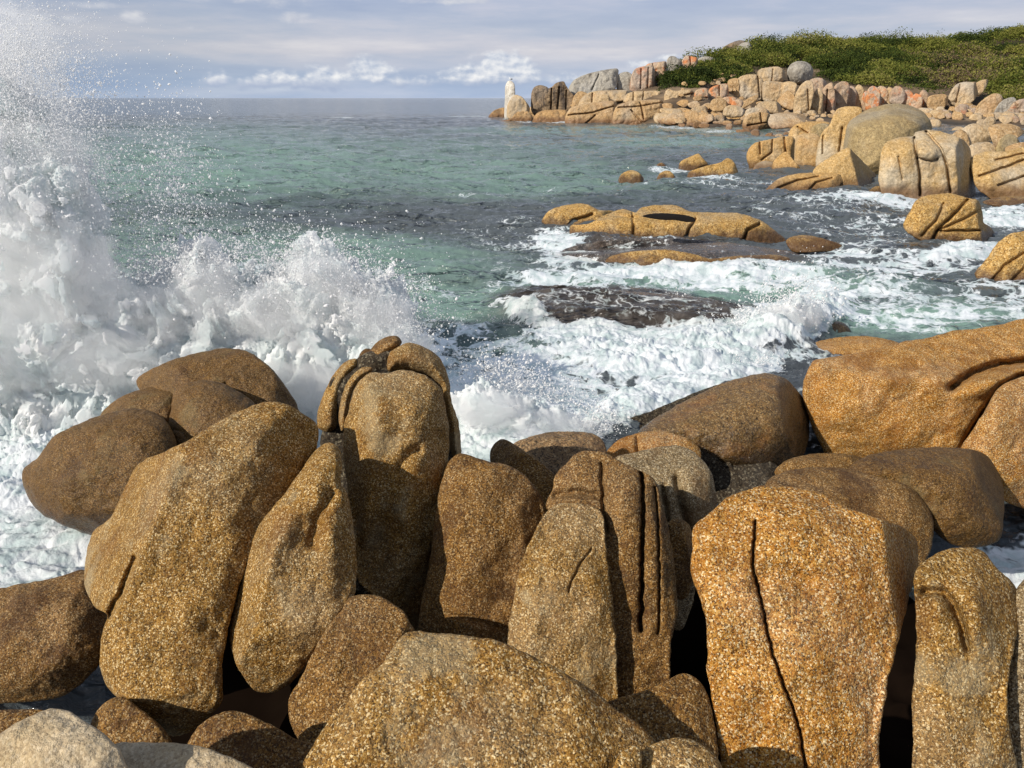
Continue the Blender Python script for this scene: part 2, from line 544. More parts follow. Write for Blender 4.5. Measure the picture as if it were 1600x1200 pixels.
M = {}
M['orange'] = granite('granite_orange', (0.045, 0.016, 0.006), (0.35, 0.148, 0.036), (0.57, 0.33, 0.108), (0.84, 0.70, 0.44), greyamt=.15, stain=(.19, .07, .015), stainamt=.5, scale=145, bump=1.0, lichen=((.15, .055, .014), .5, 1.5, .53), sat=1.08)
M['ochre'] = granite('granite_ochre', (0.035, 0.016, 0.006), (0.215, 0.108, 0.028), (0.40, 0.24, 0.08), (0.78, 0.62, 0.36), greyamt=.26, grey=(.34, .29, .19), stain=(.12, .042, .010), stainamt=.62, scale=150, bump=1.0, lichen=((.36, .30, .19), .42, 1.9, .54), sat=1.08)
M['brown'] = granite('granite_brown', (0.022, 0.010, 0.005), (0.148, 0.070, 0.019), (0.30, 0.165, 0.052), (0.54, 0.40, 0.22), greyamt=.15, grey=(.20, .16, .11), stain=(.045, .016, .007), stainamt=.6, rough=.75, spec=.25, scale=152, bump=1.0, lichen=((.050, .022, .010), .55, 2.3, .52), sat=1.08)
M['wetbrown'] = granite('granite_wet_brown', (0.014, 0.008, 0.004), (0.115, 0.055, 0.014), (0.21, 0.115, 0.034), (0.36, 0.25, 0.13), greyamt=.12, grey=(.15, .125, .07), stain=(.04, .015, .008), stainamt=.5, rough=.58, spec=.32, scale=140, wet=(.04, .016, .008), wetz=(.1, .7), bump=.6, lichen=((.17, .13, .06), .4, 1.6, .55), sat=1.10, val=.90)
M['greytan'] = granite('granite_grey_tan', (0.035, 0.024, 0.014), (0.195, 0.130, 0.065), (0.38, 0.29, 0.165), (0.70, 0.60, 0.42), greyamt=.30, grey=(.30, .265, .19), stainamt=.25, scale=150, bump=1.0, lichen=((.12, .06, .022), .5, 2.0, .53), sat=1.08)
M['pale'] = granite('granite_pale_dry', (0.14, 0.095, 0.055), (0.38, 0.285, 0.17), (0.52, 0.42, 0.27), (0.66, 0.55, 0.39), greyamt=.5, grey=(.44, .38, .28), stainamt=.12, scale=110, bump=.35, contrast=.6, sat=1.15)
M['barnacle'] = granite('granite_barnacled', (0.02, 0.016, 0.012), (0.20, 0.12, 0.06), (0.30, 0.18, 0.075), (0.42, .30, .16), greyamt=.1, stain=(.02, .018, .015), stainamt=.9, scale=70, rough=.55, wet=(.02, .02, .016), wetz=(.2, .75))
M['dark'] = granite('granite_dark_wet_and_shade', (0.012, 0.010, 0.008), (0.032, 0.022, 0.013), (0.075, 0.055, 0.032), (0.22, .19, .13), greyamt=.1, stainamt=.6, stain=(.012, .009, .007), scale=70, rough=.7, spec=.12)  # wet dark granite; also the painted shade of the pillar backing
M['island'] = granite('granite_sea_gold', (0.10, 0.05, 0.016), (0.40, 0.235, 0.085), (0.56, 0.37, 0.15), (0.72, 0.55, 0.30), greyamt=.4, grey=(.38, .30, .17), stainamt=.3, scale=42, wet=(.05, .022, .016), wetz=(.10, .42), lichen=((.06, .045, .03), .35, 1.3, .60), bump=.5, sat=1.08)
M['block'] = granite('granite_cream_gold', (0.20, 0.12, 0.05), (0.48, 0.33, 0.165), (0.60, 0.44, 0.25), (0.72, 0.58, 0.38), greyamt=.75, grey=(.50, .45, .34), stainamt=.3, stain=(.38, .19, .055), scale=24, gscale=.32, wet=(.12, .06, .03), wetz=(.1, .7), contrast=.7, bump=.4, sat=1.15, val=.95)
M['blockgold'] = granite('granite_gold', (0.18, 0.095, 0.03), (0.46, 0.275, 0.095), (0.56, 0.36, 0.15), (0.68, 0.50, 0.27), greyamt=.5, grey=(.45, .36, .2), stainamt=.4, stain=(.30, .13, .04), scale=24, gscale=.5, wet=(.10, .05, .025), wetz=(.1, .6), contrast=.75, bump=.4)
M['greydome'] = granite('granite_grey_dome', (0.14, 0.11, 0.07), (0.34, 0.255, 0.14), (0.46, 0.36, 0.21), (0.58, 0.48, 0.3), greyamt=.5, grey=(.34, .31, .25), stainamt=.3, stain=(.34, .19, .08), scale=24, gscale=.3, contrast=.7, bump=.4, streak=((.14, .12, .09), .3, .5), sat=1.15, val=.92)
M['cream'] = granite('granite_cream', (0.26, 0.17, 0.09), (0.50, 0.365, 0.22), (0.62, 0.49, 0.32), (0.70, 0.60, 0.44), greyamt=.7, grey=(.50, .45, .36), stainamt=.35, stain=(.45, .23, .12), scale=7, gscale=.12, contrast=.5, streak=((.30, .26, .21), .45, .6), bump=.6, sat=1.1, val=.92)
M['tan'] = granite('granite_tan', (0.22, 0.125, 0.055), (0.45, 0.295, 0.15), (0.56, 0.40, 0.23), (0.68, 0.54, 0.36), greyamt=.6, grey=(.52, .45, .34), stainamt=.4, stain=(.36, .18, .08), scale=7, gscale=.15, contrast=.6, wet=(.16, .08, .04), wetz=(.3, 1.1), bump=.6, sat=1.05, val=.92)
M['goldfar'] = granite('granite_far_gold', (0.18, 0.10, 0.04), (0.42, 0.25, 0.105), (0.52, 0.34, 0.16), (0.60, 0.44, 0.24), greyamt=.5, grey=(.45, .36, .22), stainamt=.35, stain=(.28, .14, .06), scale=7, gscale=.2, contrast=.6, wet=(.14, .07, .035), wetz=(.3, 1.2), streak=((.07, .05, .04), .5, .8), bump=.6)
M['greyfar'] = granite('granite_far_grey', (0.16, 0.14, 0.12), (0.33, 0.30, 0.25), (0.42, 0.39, 0.33), (0.52, 0.48, 0.4), greyamt=.6, grey=(.42, .41, .38), stainamt=.3, stain=(.20, .15, .10), scale=7, gscale=.15, contrast=.5, streak=((.12, .10, .08), .55, .6), bump=.6)
M['darkfar'] = granite('granite_far_dark', (0.08, 0.06, 0.04), (0.22, 0.15, 0.09), (0.42, 0.29, 0.16), (0.5, 0.38, 0.24), greyamt=.6, grey=(.10, .09, .08), stainamt=.4, stain=(.05, .04, .03), scale=7, gscale=.2, contrast=.6, streak=((.05, .04, .035), .85, .7), bump=.6)
M['lichen'] = granite('granite_orange_lichen', (0.30, 0.17, 0.09), (0.50, 0.35, 0.22), (0.60, 0.45, 0.30), (0.70, 0.58, 0.44), greyamt=.5, grey=(.52, .47, .42), stainamt=.4, stain=(.42, .18, .10), scale=7, gscale=.2, contrast=.5, lichen=((.62, .17, .022), .68, .55, .49), streak=((.28, .22, .19), .5, .8), bump=.6, val=.92)
M['pinkish'] = granite('granite_pink', (0.26, 0.15, 0.09), (0.47, 0.33, 0.21), (0.57, 0.42, 0.28), (0.66, 0.53, 0.39), greyamt=.5, grey=(.48, .44, .4), stainamt=.5, stain=(.44, .18, .09), scale=7, gscale=.2, contrast=.5, lichen=((.55, .18, .07), .55, .35, .54), streak=((.25, .2, .17), .4, .8), bump=.6, val=.88)
M['white'] = granite('granite_white_guano', (0.40, 0.37, 0.32), (0.60, 0.57, 0.51), (0.70, 0.67, 0.61), (0.78, 0.76, 0.71), greyamt=.6, grey=(.36, .33, .29), stainamt=.45, stain=(.3, .22, .14), scale=7, gscale=.3, contrast=.5, streak=((.30, .24, .17), .35, .8), bump=.5)
M['slab'] = granite('submerged_slab', (0.014, 0.011, 0.008), (0.045, 0.036, 0.028), (0.085, 0.068, 0.052), (0.22, 0.17, 0.14), greyamt=.8, grey=(.11, .10, .095), stainamt=.8, stain=(.12, .065, .025), gscale=.55, scale=30, rough=.2, spec=.7, bump=.3, lichen=((.80, .82, .82), .95, 2.6, .575))
M['domed'] = granite('granite_domed', (0.014, 0.008, 0.004), (0.125, 0.065, 0.018), (0.24, 0.14, 0.045), (0.40, 0.29, 0.15), greyamt=.2, grey=(.19, .155, .085), stain=(.20, .075, .02), stainamt=.5, rough=.5, spec=.5, scale=92, wet=(.008, .007, .006), wetz=(.50, .85), bump=.6, sat=1.06)

bm_, bt = newmat('bedrock_gap_shade')
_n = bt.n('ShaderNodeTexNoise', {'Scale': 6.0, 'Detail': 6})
_b = bt.n('ShaderNodeBsdfPrincipled', {'Base Color': bt.ramp(_n.outputs[0], [(0.3, (0.002, 0.0015, 0.001)), (0.7, (0.010, 0.006, 0.004))]), 'Roughness': 1.0, 'Specular IOR Level': 0.0})  # near-black base colour stands in for shade deep between the boulders
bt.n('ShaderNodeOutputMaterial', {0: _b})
M['bedrock_gap_shade'] = bm_
gm_, gt = newmat('headland_ground')
_n = gt.n('ShaderNodeTexNoise', {'Scale': 14.0, 'Detail': 8})
_b = gt.n('ShaderNodeBsdfPrincipled', {'Base Color': gt.ramp(_n.outputs[0], [(0.35, (0.035, 0.026, 0.016)), (0.5, (0.10, 0.065, 0.035)), (0.68, (0.30, 0.21, 0.12))]), 'Roughness': 0.9})
gt.n('ShaderNodeOutputMaterial', {0: _b})
M['ground'] = gm_

wd_, wt_ = newmat('black_weed')
wt_.n('ShaderNodeOutputMaterial', {0: wt_.n('ShaderNodeBsdfPrincipled', {'Base Color': (.012, .010, .009), 'Roughness': .9, 'Specular IOR Level': .1})})
M['weed'] = wd_
# ------------------------------------------------------------------ foreground boulders
# bedrock beneath the pile, kept low; the shade of the gaps is in its colour
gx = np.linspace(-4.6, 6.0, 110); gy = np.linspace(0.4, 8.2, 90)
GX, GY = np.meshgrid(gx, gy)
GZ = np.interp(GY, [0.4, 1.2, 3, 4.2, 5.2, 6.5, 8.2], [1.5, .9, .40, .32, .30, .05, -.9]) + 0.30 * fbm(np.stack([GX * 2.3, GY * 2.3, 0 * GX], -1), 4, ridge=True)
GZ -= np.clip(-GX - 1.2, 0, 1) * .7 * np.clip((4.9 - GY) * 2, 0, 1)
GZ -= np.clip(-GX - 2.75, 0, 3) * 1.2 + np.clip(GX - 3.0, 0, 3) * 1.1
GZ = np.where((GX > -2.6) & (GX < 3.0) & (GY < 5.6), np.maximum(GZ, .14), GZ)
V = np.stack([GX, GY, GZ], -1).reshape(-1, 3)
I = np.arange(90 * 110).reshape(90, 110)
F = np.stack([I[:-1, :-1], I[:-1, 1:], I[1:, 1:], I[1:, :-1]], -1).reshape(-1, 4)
tag(make_mesh('rock_shelf', V, F, M['bedrock_gap_shade']), kind='structure')

FG = 'granite boulders piled in the foreground'
NEAR = dict(step=3.2, thick=1.9, grow=5.0)

boulder('big tilted brown slab with a pale left facet, leaning left of the split pillar', M['ochre'],
        [(385, 643), (420, 634), (451, 638), (486, 661), (493, 680), (486, 710), (438, 780), (413, 815), (395, 850), (382, 885), (366, 920), (358, 960), (346, 1010), (341, 1060), (341, 1095), (315, 1125), (280, 1146), (245, 1137), (210, 1112), (175, 1074), (161, 1046), (163, 1000), (172, 958), (150, 945), (136, 912), (137, 880), (150, 836), (180, 808), (196, 773), (217, 731), (262, 708), (315, 682), (357, 654)],
        h=1.62, a=(290, 900), az_=12, el_=42, auto=False, R=26,
        facets=[(-62, 36, 222, 860), (10, 74, 400, 672), (66, 30, 440, 740), (60, 25, 345, 980), (5, -5, 260, 1085), (-35, 20, 185, 1000)],
        cracks=[([(212, 872), (197, 905), (188, 930), (170, 960)], 5, .10)], bumps=[(165, 880, 30, 50, 10, .04), (300, 950, 60, 30, -30, .03)], group=FG, **NEAR)
boulder('rounded grey brown boulder with a raised knob, right of the big tilted slab', M['ochre'],
        [(515, 697), (527, 705), (530, 730), (527, 758), (539, 773), (546, 815), (552, 870), (551, 915), (543, 945), (515, 980), (490, 1012), (455, 1060), (425, 1078), (400, 1074), (378, 1045), (364, 1004), (367, 950), (385, 885), (402, 840), (420, 808), (448, 776), (472, 741), (497, 706)],
        h=1.70, a=(470, 880), az_=8, el_=40, auto=False, R=24,
        facets=[(-58, 30, 425, 860), (-30, 68, 470, 800), (55, 30, 520, 880), (10, 0, 450, 985)],
        bumps=[(500, 740, 22, 60, 28, .10), (520, 830, 26, 50, 8, .06), (440, 840, 20, 60, 25, .05)], cracks=[([(520, 772), (505, 792), (494, 815), (488, 850)], 8, .045)], group=FG, **NEAR)
# the split pillar and its crown stones
boulder('tall pillar shaped boulder with a bright left flank, centre of the pile', M['ochre'],
        [(580, 582), (601, 583), (632, 578), (664, 586), (688, 605), (696, 640), (702, 675), (700, 724), (693, 759), (686, 797), (681, 825), (667, 902), (658, 976), (655, 1030), (634, 1020), (600, 960), (580, 930), (558, 905), (552, 850), (546, 800), (543, 762), (537, 715), (537, 668), (545, 640), (552, 612), (562, 594)],
        h=1.72, a=(620, 750), az_=14, el_=26, auto=False, R=22,
        facets=[(-50, 22, 582, 700), (5, 66, 620, 628), (62, 18, 672, 720), (40, 0, 640, 880)],
        bumps=[(640, 780, 26, 90, 8, .10), (590, 660, 22, 40, 0, .05), (575, 860, 40, 60, 30, -.10), (650, 640, 30, 34, 0, .03)], cracks=[([(652, 705), (640, 712), (622, 735)], 8, .06)], group=FG, step=3.2, thick=1.6, grow=0)
boulder('rounded orange brown boulder pressed against the right rear of the tall pillar', M['ochre'],
        [(605, 566), (611, 549), (639, 535), (667, 544), (688, 560), (701, 591), (706, 629), (716, 657), (721, 705), (714, 724), (703, 700), (702, 675), (697, 640), (689, 603), (665, 585), (632, 578), (607, 580)],
        h=2.16, a=(665, 580), az_=15, el_=30, pillow=.5, bevel=0, auto=False, R=70, group=FG, step=2.2, grow=0, thick=1.5)
boulder('small oval stone lying highest, on the left shoulder of the tall pillar', M['brown'],
        [(572, 570), (578, 548), (590, 534), (605, 526), (620, 525), (628, 534), (621, 545), (608, 556), (602, 574), (590, 581), (577, 580)],
        h=2.24, a=(600, 552), az_=-10, el_=38, pillow=.5, bevel=0, auto=False, R=42, group=FG, step=2.0, grow=0)
boulder('thin wedge stone tucked behind the small oval stone on the pillar', M['brown'],
        [(560, 568), (561, 553), (570, 544), (580, 545), (585, 560), (580, 578), (566, 578)], h=2.1, a=(570, 560), R=9, group=FG, step=2.6, grow=-1.0)
boulder('long narrow stone standing upright against the left of the pillar, outermost of the two', M['ochre'],
        [(556, 560), (538, 566), (520, 587), (506, 615), (496, 645), (497, 668), (512, 675), (525, 668), (528, 650), (530, 630), (537, 603), (552, 583), (560, 572)],
        h=1.93, a=(522, 625), az_=-22, el_=28, pillow=.5, bevel=0, auto=False, R=50, group=FG, step=2.0, grow=0)
boulder('long narrow stone squeezed between the outer upright stone and the pillar', M['ochre'],
        [(582, 574), (566, 574), (551, 586), (539, 604), (531, 633), (529, 657), (534, 674), (543, 664), (545, 640), (551, 612), (563, 593), (579, 583)],
        h=2.0, a=(552, 625), az_=-15, el_=28, pillow=.5, bevel=0, auto=False, R=40, group=FG, step=1.8, grow=0)
boulder('recessed rock behind the pillar stones, coloured dark as backing shade for their cracks', M['dark'],  # dark colour paints in the shade between the pillar and its stones
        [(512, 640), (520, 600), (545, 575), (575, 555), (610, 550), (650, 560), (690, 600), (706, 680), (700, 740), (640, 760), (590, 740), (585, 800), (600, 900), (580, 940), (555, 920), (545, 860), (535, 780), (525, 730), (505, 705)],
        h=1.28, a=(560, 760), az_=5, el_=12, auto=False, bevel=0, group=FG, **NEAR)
boulder('broad dark brown boulder directly right of the pillar, split from it by a narrow gap', M['brown'],
        [(706, 724), (720, 714), (741, 719), (765, 727), (797, 733), (818, 748), (839, 776), (849, 804), (843, 829), (829, 853), (818, 885), (807, 937), (792, 1010), (785, 1065), (735, 1070), (680, 1060), (655, 1020), (664, 937), (678, 867), (686, 797), (693, 759)],
        h=1.5, a=(750, 850), az_=4, el_=34, auto=False, R=20,
        facets=[(0, 70, 760, 760), (-45, 32, 705, 850), (52, 25, 812, 830)], cracks=[([(700, 960), (740, 968), (790, 985)], 5, .02)], bumps=[(770, 775, 40, 12, 12, -.04), (735, 900, 26, 70, 5, .035), (800, 860, 22, 60, 10, -.03)], group=FG, **NEAR)
boulder('narrow wedge shaped boulder lying behind the broad dark brown one', M['brown'],
        [(771, 722), (772, 703), (785, 691), (807, 702), (832, 719), (856, 738), (874, 757), (872, 780), (856, 800), (835, 795), (800, 755), (778, 735)],
        h=1.3, a=(820, 745), az_=-12, el_=48, R=16, group=FG, **NEAR)
boulder('cracked brown boulder with a greyish lower patch, right of the broad dark brown one', M['ochre'],
        [(863, 797), (891, 791), (925, 796), (938, 811), (943, 867), (950, 920), (957, 990), (961, 1088), (958, 1160), (905, 1140), (850, 1105), (793, 1070), (797, 1006), (804, 955), (818, 885), (840, 832)],
        h=1.45, a=(890, 930), az_=2, el_=38, auto=False, R=14,
        facets=[(0, 66, 890, 815), (-48, 30, 835, 900), (40, 34, 935, 920)], cracks=[([(925, 857), (908, 880), (895, 905), (888, 925)], 1.8, .02)], group=FG, **NEAR)
boulder('ribbed brown boulder with an arched top and two long vertical cracks', M['brown'],
        [(858, 792), (868, 765), (873, 744), (899, 716), (920, 708), (944, 713), (968, 725), (992, 737), (1010, 745), (1022, 760), (1031, 790), (1040, 830), (1047, 870), (1053, 930), (1054, 960), (1044, 1000), (1043, 1065), (1040, 1120), (1000, 1150), (968, 1150), (961, 1000), (952, 920), (945, 860), (940, 812), (925, 797), (890, 790)],
        h=1.45, a=(985, 900), az_=2, el_=36, auto=False, R=16,
        facets=[(-8, 68, 950, 775), (54, 28, 1030, 900), (-30, 38, 955, 900)],
        cracks=[([(1003, 738), (1005, 800), (1004, 850), (1003, 920), (1001, 985)], 2.8, .12), ([(1024, 762), (1029, 840), (1031, 920), (1029, 990)], 1.8, .05), ([(940, 724), (943, 790), (948, 830)], 3, .05), ([(868, 775), (905, 768), (940, 778)], 5, .05)],
        bumps=[(900, 785, 34, 12, 0, .05), (975, 770, 22, 60, 0, .03)], group=FG, **NEAR)
boulder('broad grey topped boulder with vertical grooves behind the ribbed brown one', M['greytan'],
        [(965, 722), (985, 714), (1010, 707), (1055, 701), (1076, 707), (1094, 722), (1106, 740), (1113, 770), (1115, 790), (1092, 815), (1082, 850), (1082, 880), (1080, 930), (1062, 980), (1040, 960), (1020, 860), (1000, 770)],
        h=1.35, a=(1065, 790), az_=2, el_=32, auto=False, R=20,
        facets=[(0, 74, 1050, 760), (46, 26, 1098, 800)], cracks=[([(1056, 748), (1066, 790), (1075, 830), (1080, 860)], 5, .08), ([(1036, 762), (1044, 820), (1052, 900)], 4, .08)], bumps=[(1080, 765, 20, 30, 0, .05)], group=FG, **NEAR)
boulder('low stub of rock wedged in the gap right of the ribbed boulder', M['brown'],
        [(1042, 830), (1055, 815), (1072, 822), (1080, 850), (1080, 890), (1070, 930), (1055, 925), (1047, 870)], h=1.25, a=(1062, 870), az_=5, el_=28, group=FG, **NEAR)
boulder('barnacled low rock with a black weedy left edge at the surf line', M['barnacle'],
        [(804, 700), (827, 688), (854, 681), (878, 679), (920, 681), (937, 690), (943, 707), (930, 722), (900, 740), (865, 752), (835, 728)],
        h=.7, a=(880, 700), az_=0, el_=55, R=18, rough=1.5, group=FG, **NEAR)
boulder('small flat orange rock between the barnacled rock and the domed boulder', M['orange'],
        [(950, 712), (968, 692), (992, 683), (1010, 679), (1042, 680), (1072, 690), (1090, 706), (1080, 735), (1000, 740), (955, 730)],
        h=.8, a=(1020, 697), az_=-8, el_=55, R=14, cracks=[([(995, 683), (998, 712)], 3, .06)], group=FG, **NEAR)
dome = boulder('large smooth domed boulder with a black barnacled patch low on its left', M['domed'],
        [(1004, 680), (1016, 665), (1055, 641), (1100, 617), (1136, 602), (1175, 591), (1205, 589), (1229, 599), (1250, 623), (1259, 650), (1258, 689), (1248, 716), (1222, 738), (1190, 752), (1150, 755), (1115, 748), (1085, 725), (1050, 705)],
        h=.62, a=(1160, 680), az_=6, el_=38, auto=False, R=34, pillow=.5,
        facets=[(-20, 70, 1130, 640), (58, 28, 1228, 680), (0, -5, 1170, 725)], group=FG, **NEAR)
bpy.context.view_layer.update()
_h = S.ray_cast(bpy.context.evaluated_depsgraph_get(), Vector((0, 0, CAMH)), Vector(ray(1105, 715)).normalized())
boulder(None, M['dark'], [(1066, 690), (1080, 690), (1092, 698), (1106, 700), (1122, 712), (1133, 714), (1146, 730), (1150, 745), (1128, 752), (1108, 745), (1094, 736), (1086, 720), (1074, 708)],
        Y=_h[1][1] - .05, a=(1105, 715), az_=0, el_=34, name='barnacle_crust', auto=False, bevel=0, R=10, thick=.3, rough=3.0, wob=3.0, step=2.6, parent=dome)
boulder('small black wet rock crusted with barnacles below the domed boulder', M['dark'],
        [(1112, 745), (1125, 735), (1145, 727), (1184, 716), (1201, 725), (1224, 742), (1204, 762), (1165, 776), (1130, 785), (1112, 772)],
        h=.35, a=(1160, 750), az_=0, el_=50, R=16, rough=1.8, group=FG, **NEAR)
boulder('huge orange flat topped block at the right edge above the surf', M['orange'],
        [(1270, 573), (1279, 565), (1325, 559), (1380, 546), (1435, 535), (1490, 523), (1545, 516), (1600, 502), (1680, 492), (1760, 520), (1780, 640), (1720, 760), (1560, 770), (1450, 760), (1360, 750), (1325, 735), (1297, 713), (1281, 683), (1270, 657), (1261, 628), (1259, 604)],
        h=.75, a=(1400, 640), az_=-6, el_=14, auto=False, R=20,
        facets=[(-6, 76, 1400, 592), (-55, 20, 1290, 640), (-10, -22, 1400, 690)],
        cracks=[([(1640, 560), (1600, 564), (1545, 573), (1512, 587), (1488, 606)], 6, .34), ([(1640, 580), (1590, 590), (1562, 606), (1545, 632), (1520, 672), (1502, 706)], 5, .45)], bumps=[(1560, 600, 70, 18, -14, .16), (1330, 640, 40, 40, 0, .06)], group=FG, **NEAR)
boulder('orange boulder cut by the right edge, leaning on the huge flat topped block', M['orange'],
        [(1600, 593), (1572, 604), (1556, 620), (1540, 650), (1517, 683), (1505, 706), (1540, 716), (1550, 730), (1562, 770), (1600, 790), (1700, 800), (1750, 700), (1720, 600), (1650, 585)],
        h=.98, a=(1580, 690), az_=4, el_=24, auto=False, R=16, facets=[(-52, 28, 1550, 670), (0, 66, 1620, 620), (0, -10, 1600, 745)], group=FG, **NEAR)
boulder('rounded brown boulder with a grey scuffed right side below the orange block', M['wetbrown'],
        [(1326, 740), (1352, 719), (1394, 709), (1449, 704), (1504, 705), (1537, 714), (1553, 736), (1563, 766), (1563, 815), (1555, 843), (1510, 852), (1475, 838), (1440, 800), (1400, 775), (1360, 760)],
        h=.9, a=(1450, 775), az_=4, el_=40, R=28, pillow=.5, group=FG, **NEAR)
boulder('low humped brown boulder between the front boulder and the rounded one behind it', M['brown'],
        [(1200, 762), (1226, 742), (1270, 735), (1325, 738), (1380, 752), (1418, 763), (1443, 791), (1454, 815), (1450, 857), (1433, 888), (1400, 900), (1340, 870), (1250, 820)],
        h=1.0, a=(1340, 790), az_=4, el_=48, R=24, group=FG, **NEAR)
boulder('thin sliver of brown rock behind the low humped boulder', M['brown'],
        [(1215, 738), (1235, 722), (1270, 714), (1303, 713), (1345, 720), (1350, 745), (1290, 752), (1235, 755)], h=.55, a=(1285, 730), el_=55, group=FG, **NEAR)
boulder('largest front boulder, bright orange and split by one long crack', M['orange'],
        [(1084, 850), (1088, 822), (1109, 803), (1122, 790), (1145, 776), (1184, 764), (1205, 761), (1235, 763), (1280, 773), (1317, 792), (1356, 807), (1398, 820), (1424, 836), (1433, 852), (1430, 899), (1419, 930), (1405, 990), (1391, 1042), (1380, 1095), (1373, 1147), (1372, 1220), (1362, 1300), (1145, 1300), (1127, 1182), (1117, 1112), (1107, 1053), (1106, 976), (1096, 937), (1082, 902)],
        h=2.1, a=(1250, 900), az_=3, el_=38, auto=False, R=22,
        facets=[(2, 66, 1250, 815), (-50, 34, 1125, 930), (30, 78, 1380, 832), (60, 22, 1395, 960)],
        cracks=[([(1180, 815), (1176, 885), (1187, 927), (1197, 976), (1208, 1025), (1232, 1088), (1250, 1140), (1260, 1210)], 2.2, .07)],
        bumps=[(1230, 905, 60, 20, 8, -.04), (1340, 880, 60, 50, 0, .03), (1185, 915, 14, 14, 0, -.03), (1110, 850, 30, 50, 0, .03)], group=FG, step=3.0, grow=2.0)
boulder('ochre boulder with a curved groove, right of the deep black gap', M['ochre'],
        [(1433, 900), (1450, 878), (1475, 866), (1510, 860), (1534, 866), (1552, 888), (1580, 916), (1590, 934), (1589, 960), (1581, 1007), (1572, 1053), (1570, 1120), (1590, 1300), (1436, 1300), (1432, 1165), (1430, 1095), (1436, 1025), (1436, 955)],
        h=1.95, a=(1510, 970), az_=2, el_=38, auto=False, R=18,
        facets=[(0, 74, 1510, 892), (-50, 30, 1455, 980), (50, 26, 1568, 980)],
        cracks=[([(1445, 925), (1475, 925), (1490, 945), (1502, 975), (1512, 1015)], 6, .07)], bumps=[(1525, 950, 22, 60, 0, .05), (1465, 945, 14, 30, -20, .04)], group=FG, **NEAR)
boulder('grey brown boulder cut by the right edge beside the grooved ochre one', M['greytan'],
        [(1592, 925), (1620, 900), (1680, 900), (1740, 960), (1740, 1300), (1590, 1300), (1560, 1180), (1572, 1060), (1582, 990)], h=1.75, a=(1600, 1030), az_=-5, el_=34, group=FG, **NEAR)
boulder('wide golden slab at the bottom centre, nearest to the viewer', M['ochre'],
        [(455, 1240), (492, 1162), (520, 1120), (545, 1090), (570, 1060), (600, 1038), (626, 1000), (645, 989), (700, 992), (760, 998), (800, 1012), (850, 1035), (905, 1068), (950, 1100), (985, 1125), (1010, 1145), (1022, 1172), (1005, 1220), (990, 1320), (440, 1320)],
        h=2.02, a=(760, 1100), az_=8, el_=56, auto=False, R=20,
        facets=[(-10, 82, 680, 1040), (-50, 52, 560, 1130), (48, 46, 940, 1150)], bumps=[(830, 1060, 90, 30, 25, .03)], group=FG, step=3.0, grow=2.0)
boulder('small saddle backed brown boulder between the golden slab and the cracked front boulder', M['brown'],
        [(950, 1105), (965, 1096), (1005, 1085), (1040, 1070), (1068, 1057), (1089, 1067), (1102, 1090), (1112, 1137), (1115, 1190), (1060, 1220), (1000, 1190), (985, 1130)],
        h=1.72, a=(1050, 1115), az_=0, el_=50, R=18, group=FG, **NEAR)
boulder('little ochre dome at the bottom edge in front of the saddle backed boulder', M['ochre'],
        [(990, 1200), (1000, 1182), (1022, 1167), (1057, 1157), (1089, 1164), (1115, 1185), (1126, 1215), (1120, 1300), (990, 1300)], h=1.94, a=(1057, 1190), el_=52, R=26, group=FG, **NEAR)
boulder('sliver of ochre stone at the bottom edge beside the golden slab', M['ochre'],
        [(958, 1215), (970, 1185), (985, 1170), (998, 1176), (996, 1210), (985, 1290), (955, 1290)], h=1.98, a=(978, 1200), el_=50, R=10, group=FG, **NEAR)
boulder('brown boulder in half shade above the left corner of the golden slab', M['brown'],
        [(552, 936), (590, 936), (625, 957), (638, 978), (655, 1010), (650, 1050), (620, 1085), (585, 1115), (555, 1150), (515, 1185), (480, 1165), (459, 1130), (456, 1095), (473, 1065), (492, 1025), (510, 990), (536, 958)],
        h=1.45, a=(540, 1040), az_=-5, el_=44, R=22, group=FG, **NEAR)
boulder('long low dark brown boulder at the left edge beside the white water', M['brown'],
        [(-90, 945), (-30, 930), (10, 923), (35, 917), (70, 911), (105, 902), (135, 896), (152, 935), (166, 965), (165, 1010), (140, 1050), (90, 1085), (0, 1095), (-90, 1090)],
        h=.95, a=(60, 965), az_=-6, el_=46, R=26, pillow=.4, group=FG, **NEAR)
boulder('pale dry boulder in the bottom left corner', M['pale'],
        [(-90, 1180), (-30, 1165), (5, 1149), (35, 1130), (80, 1112), (105, 1115), (133, 1132), (165, 1155), (190, 1190), (200, 1290), (-90, 1290)],
        h=2.15, a=(80, 1165), az_=-8, el_=52, R=26, group=FG, **NEAR)
boulder('pale dry boulder at the bottom edge, right of the corner one', M['pale'],
        [(60, 1230), (87, 1197), (115, 1181), (182, 1166), (245, 1165), (297, 1168), (332, 1178), (378, 1196), (420, 1230), (430, 1300), (50, 1300)],
        h=2.0, a=(240, 1200), az_=0, el_=56, R=26, group=FG, **NEAR)
boulder('dark brown stone in shadow under the big tilted slab', M['brown'],
        [(145, 1140), (162, 1106), (189, 1093), (217, 1112), (246, 1136), (265, 1165), (240, 1200), (160, 1190)], h=1.2, a=(200, 1135), el_=46, R=18, group=FG, **NEAR)
boulder('speckled brown stone at the bottom between the pale boulder and the golden slab', M['brown'],
        [(295, 1175), (315, 1137), (350, 1117), (380, 1118), (420, 1136), (462, 1160), (492, 1172), (500, 1230), (400, 1260), (310, 1240)], h=1.6, a=(390, 1165), el_=50, R=22, group=FG, **NEAR)
boulder('sliver of shaded brown rock at the left edge above the pale corner boulder', M['brown'],
        [(-90, 1125), (-20, 1116), (35, 1113), (72, 1117), (90, 1150), (60, 1190), (-80, 1190)], h=1.3, a=(10, 1135), el_=50, group=FG, **NEAR)
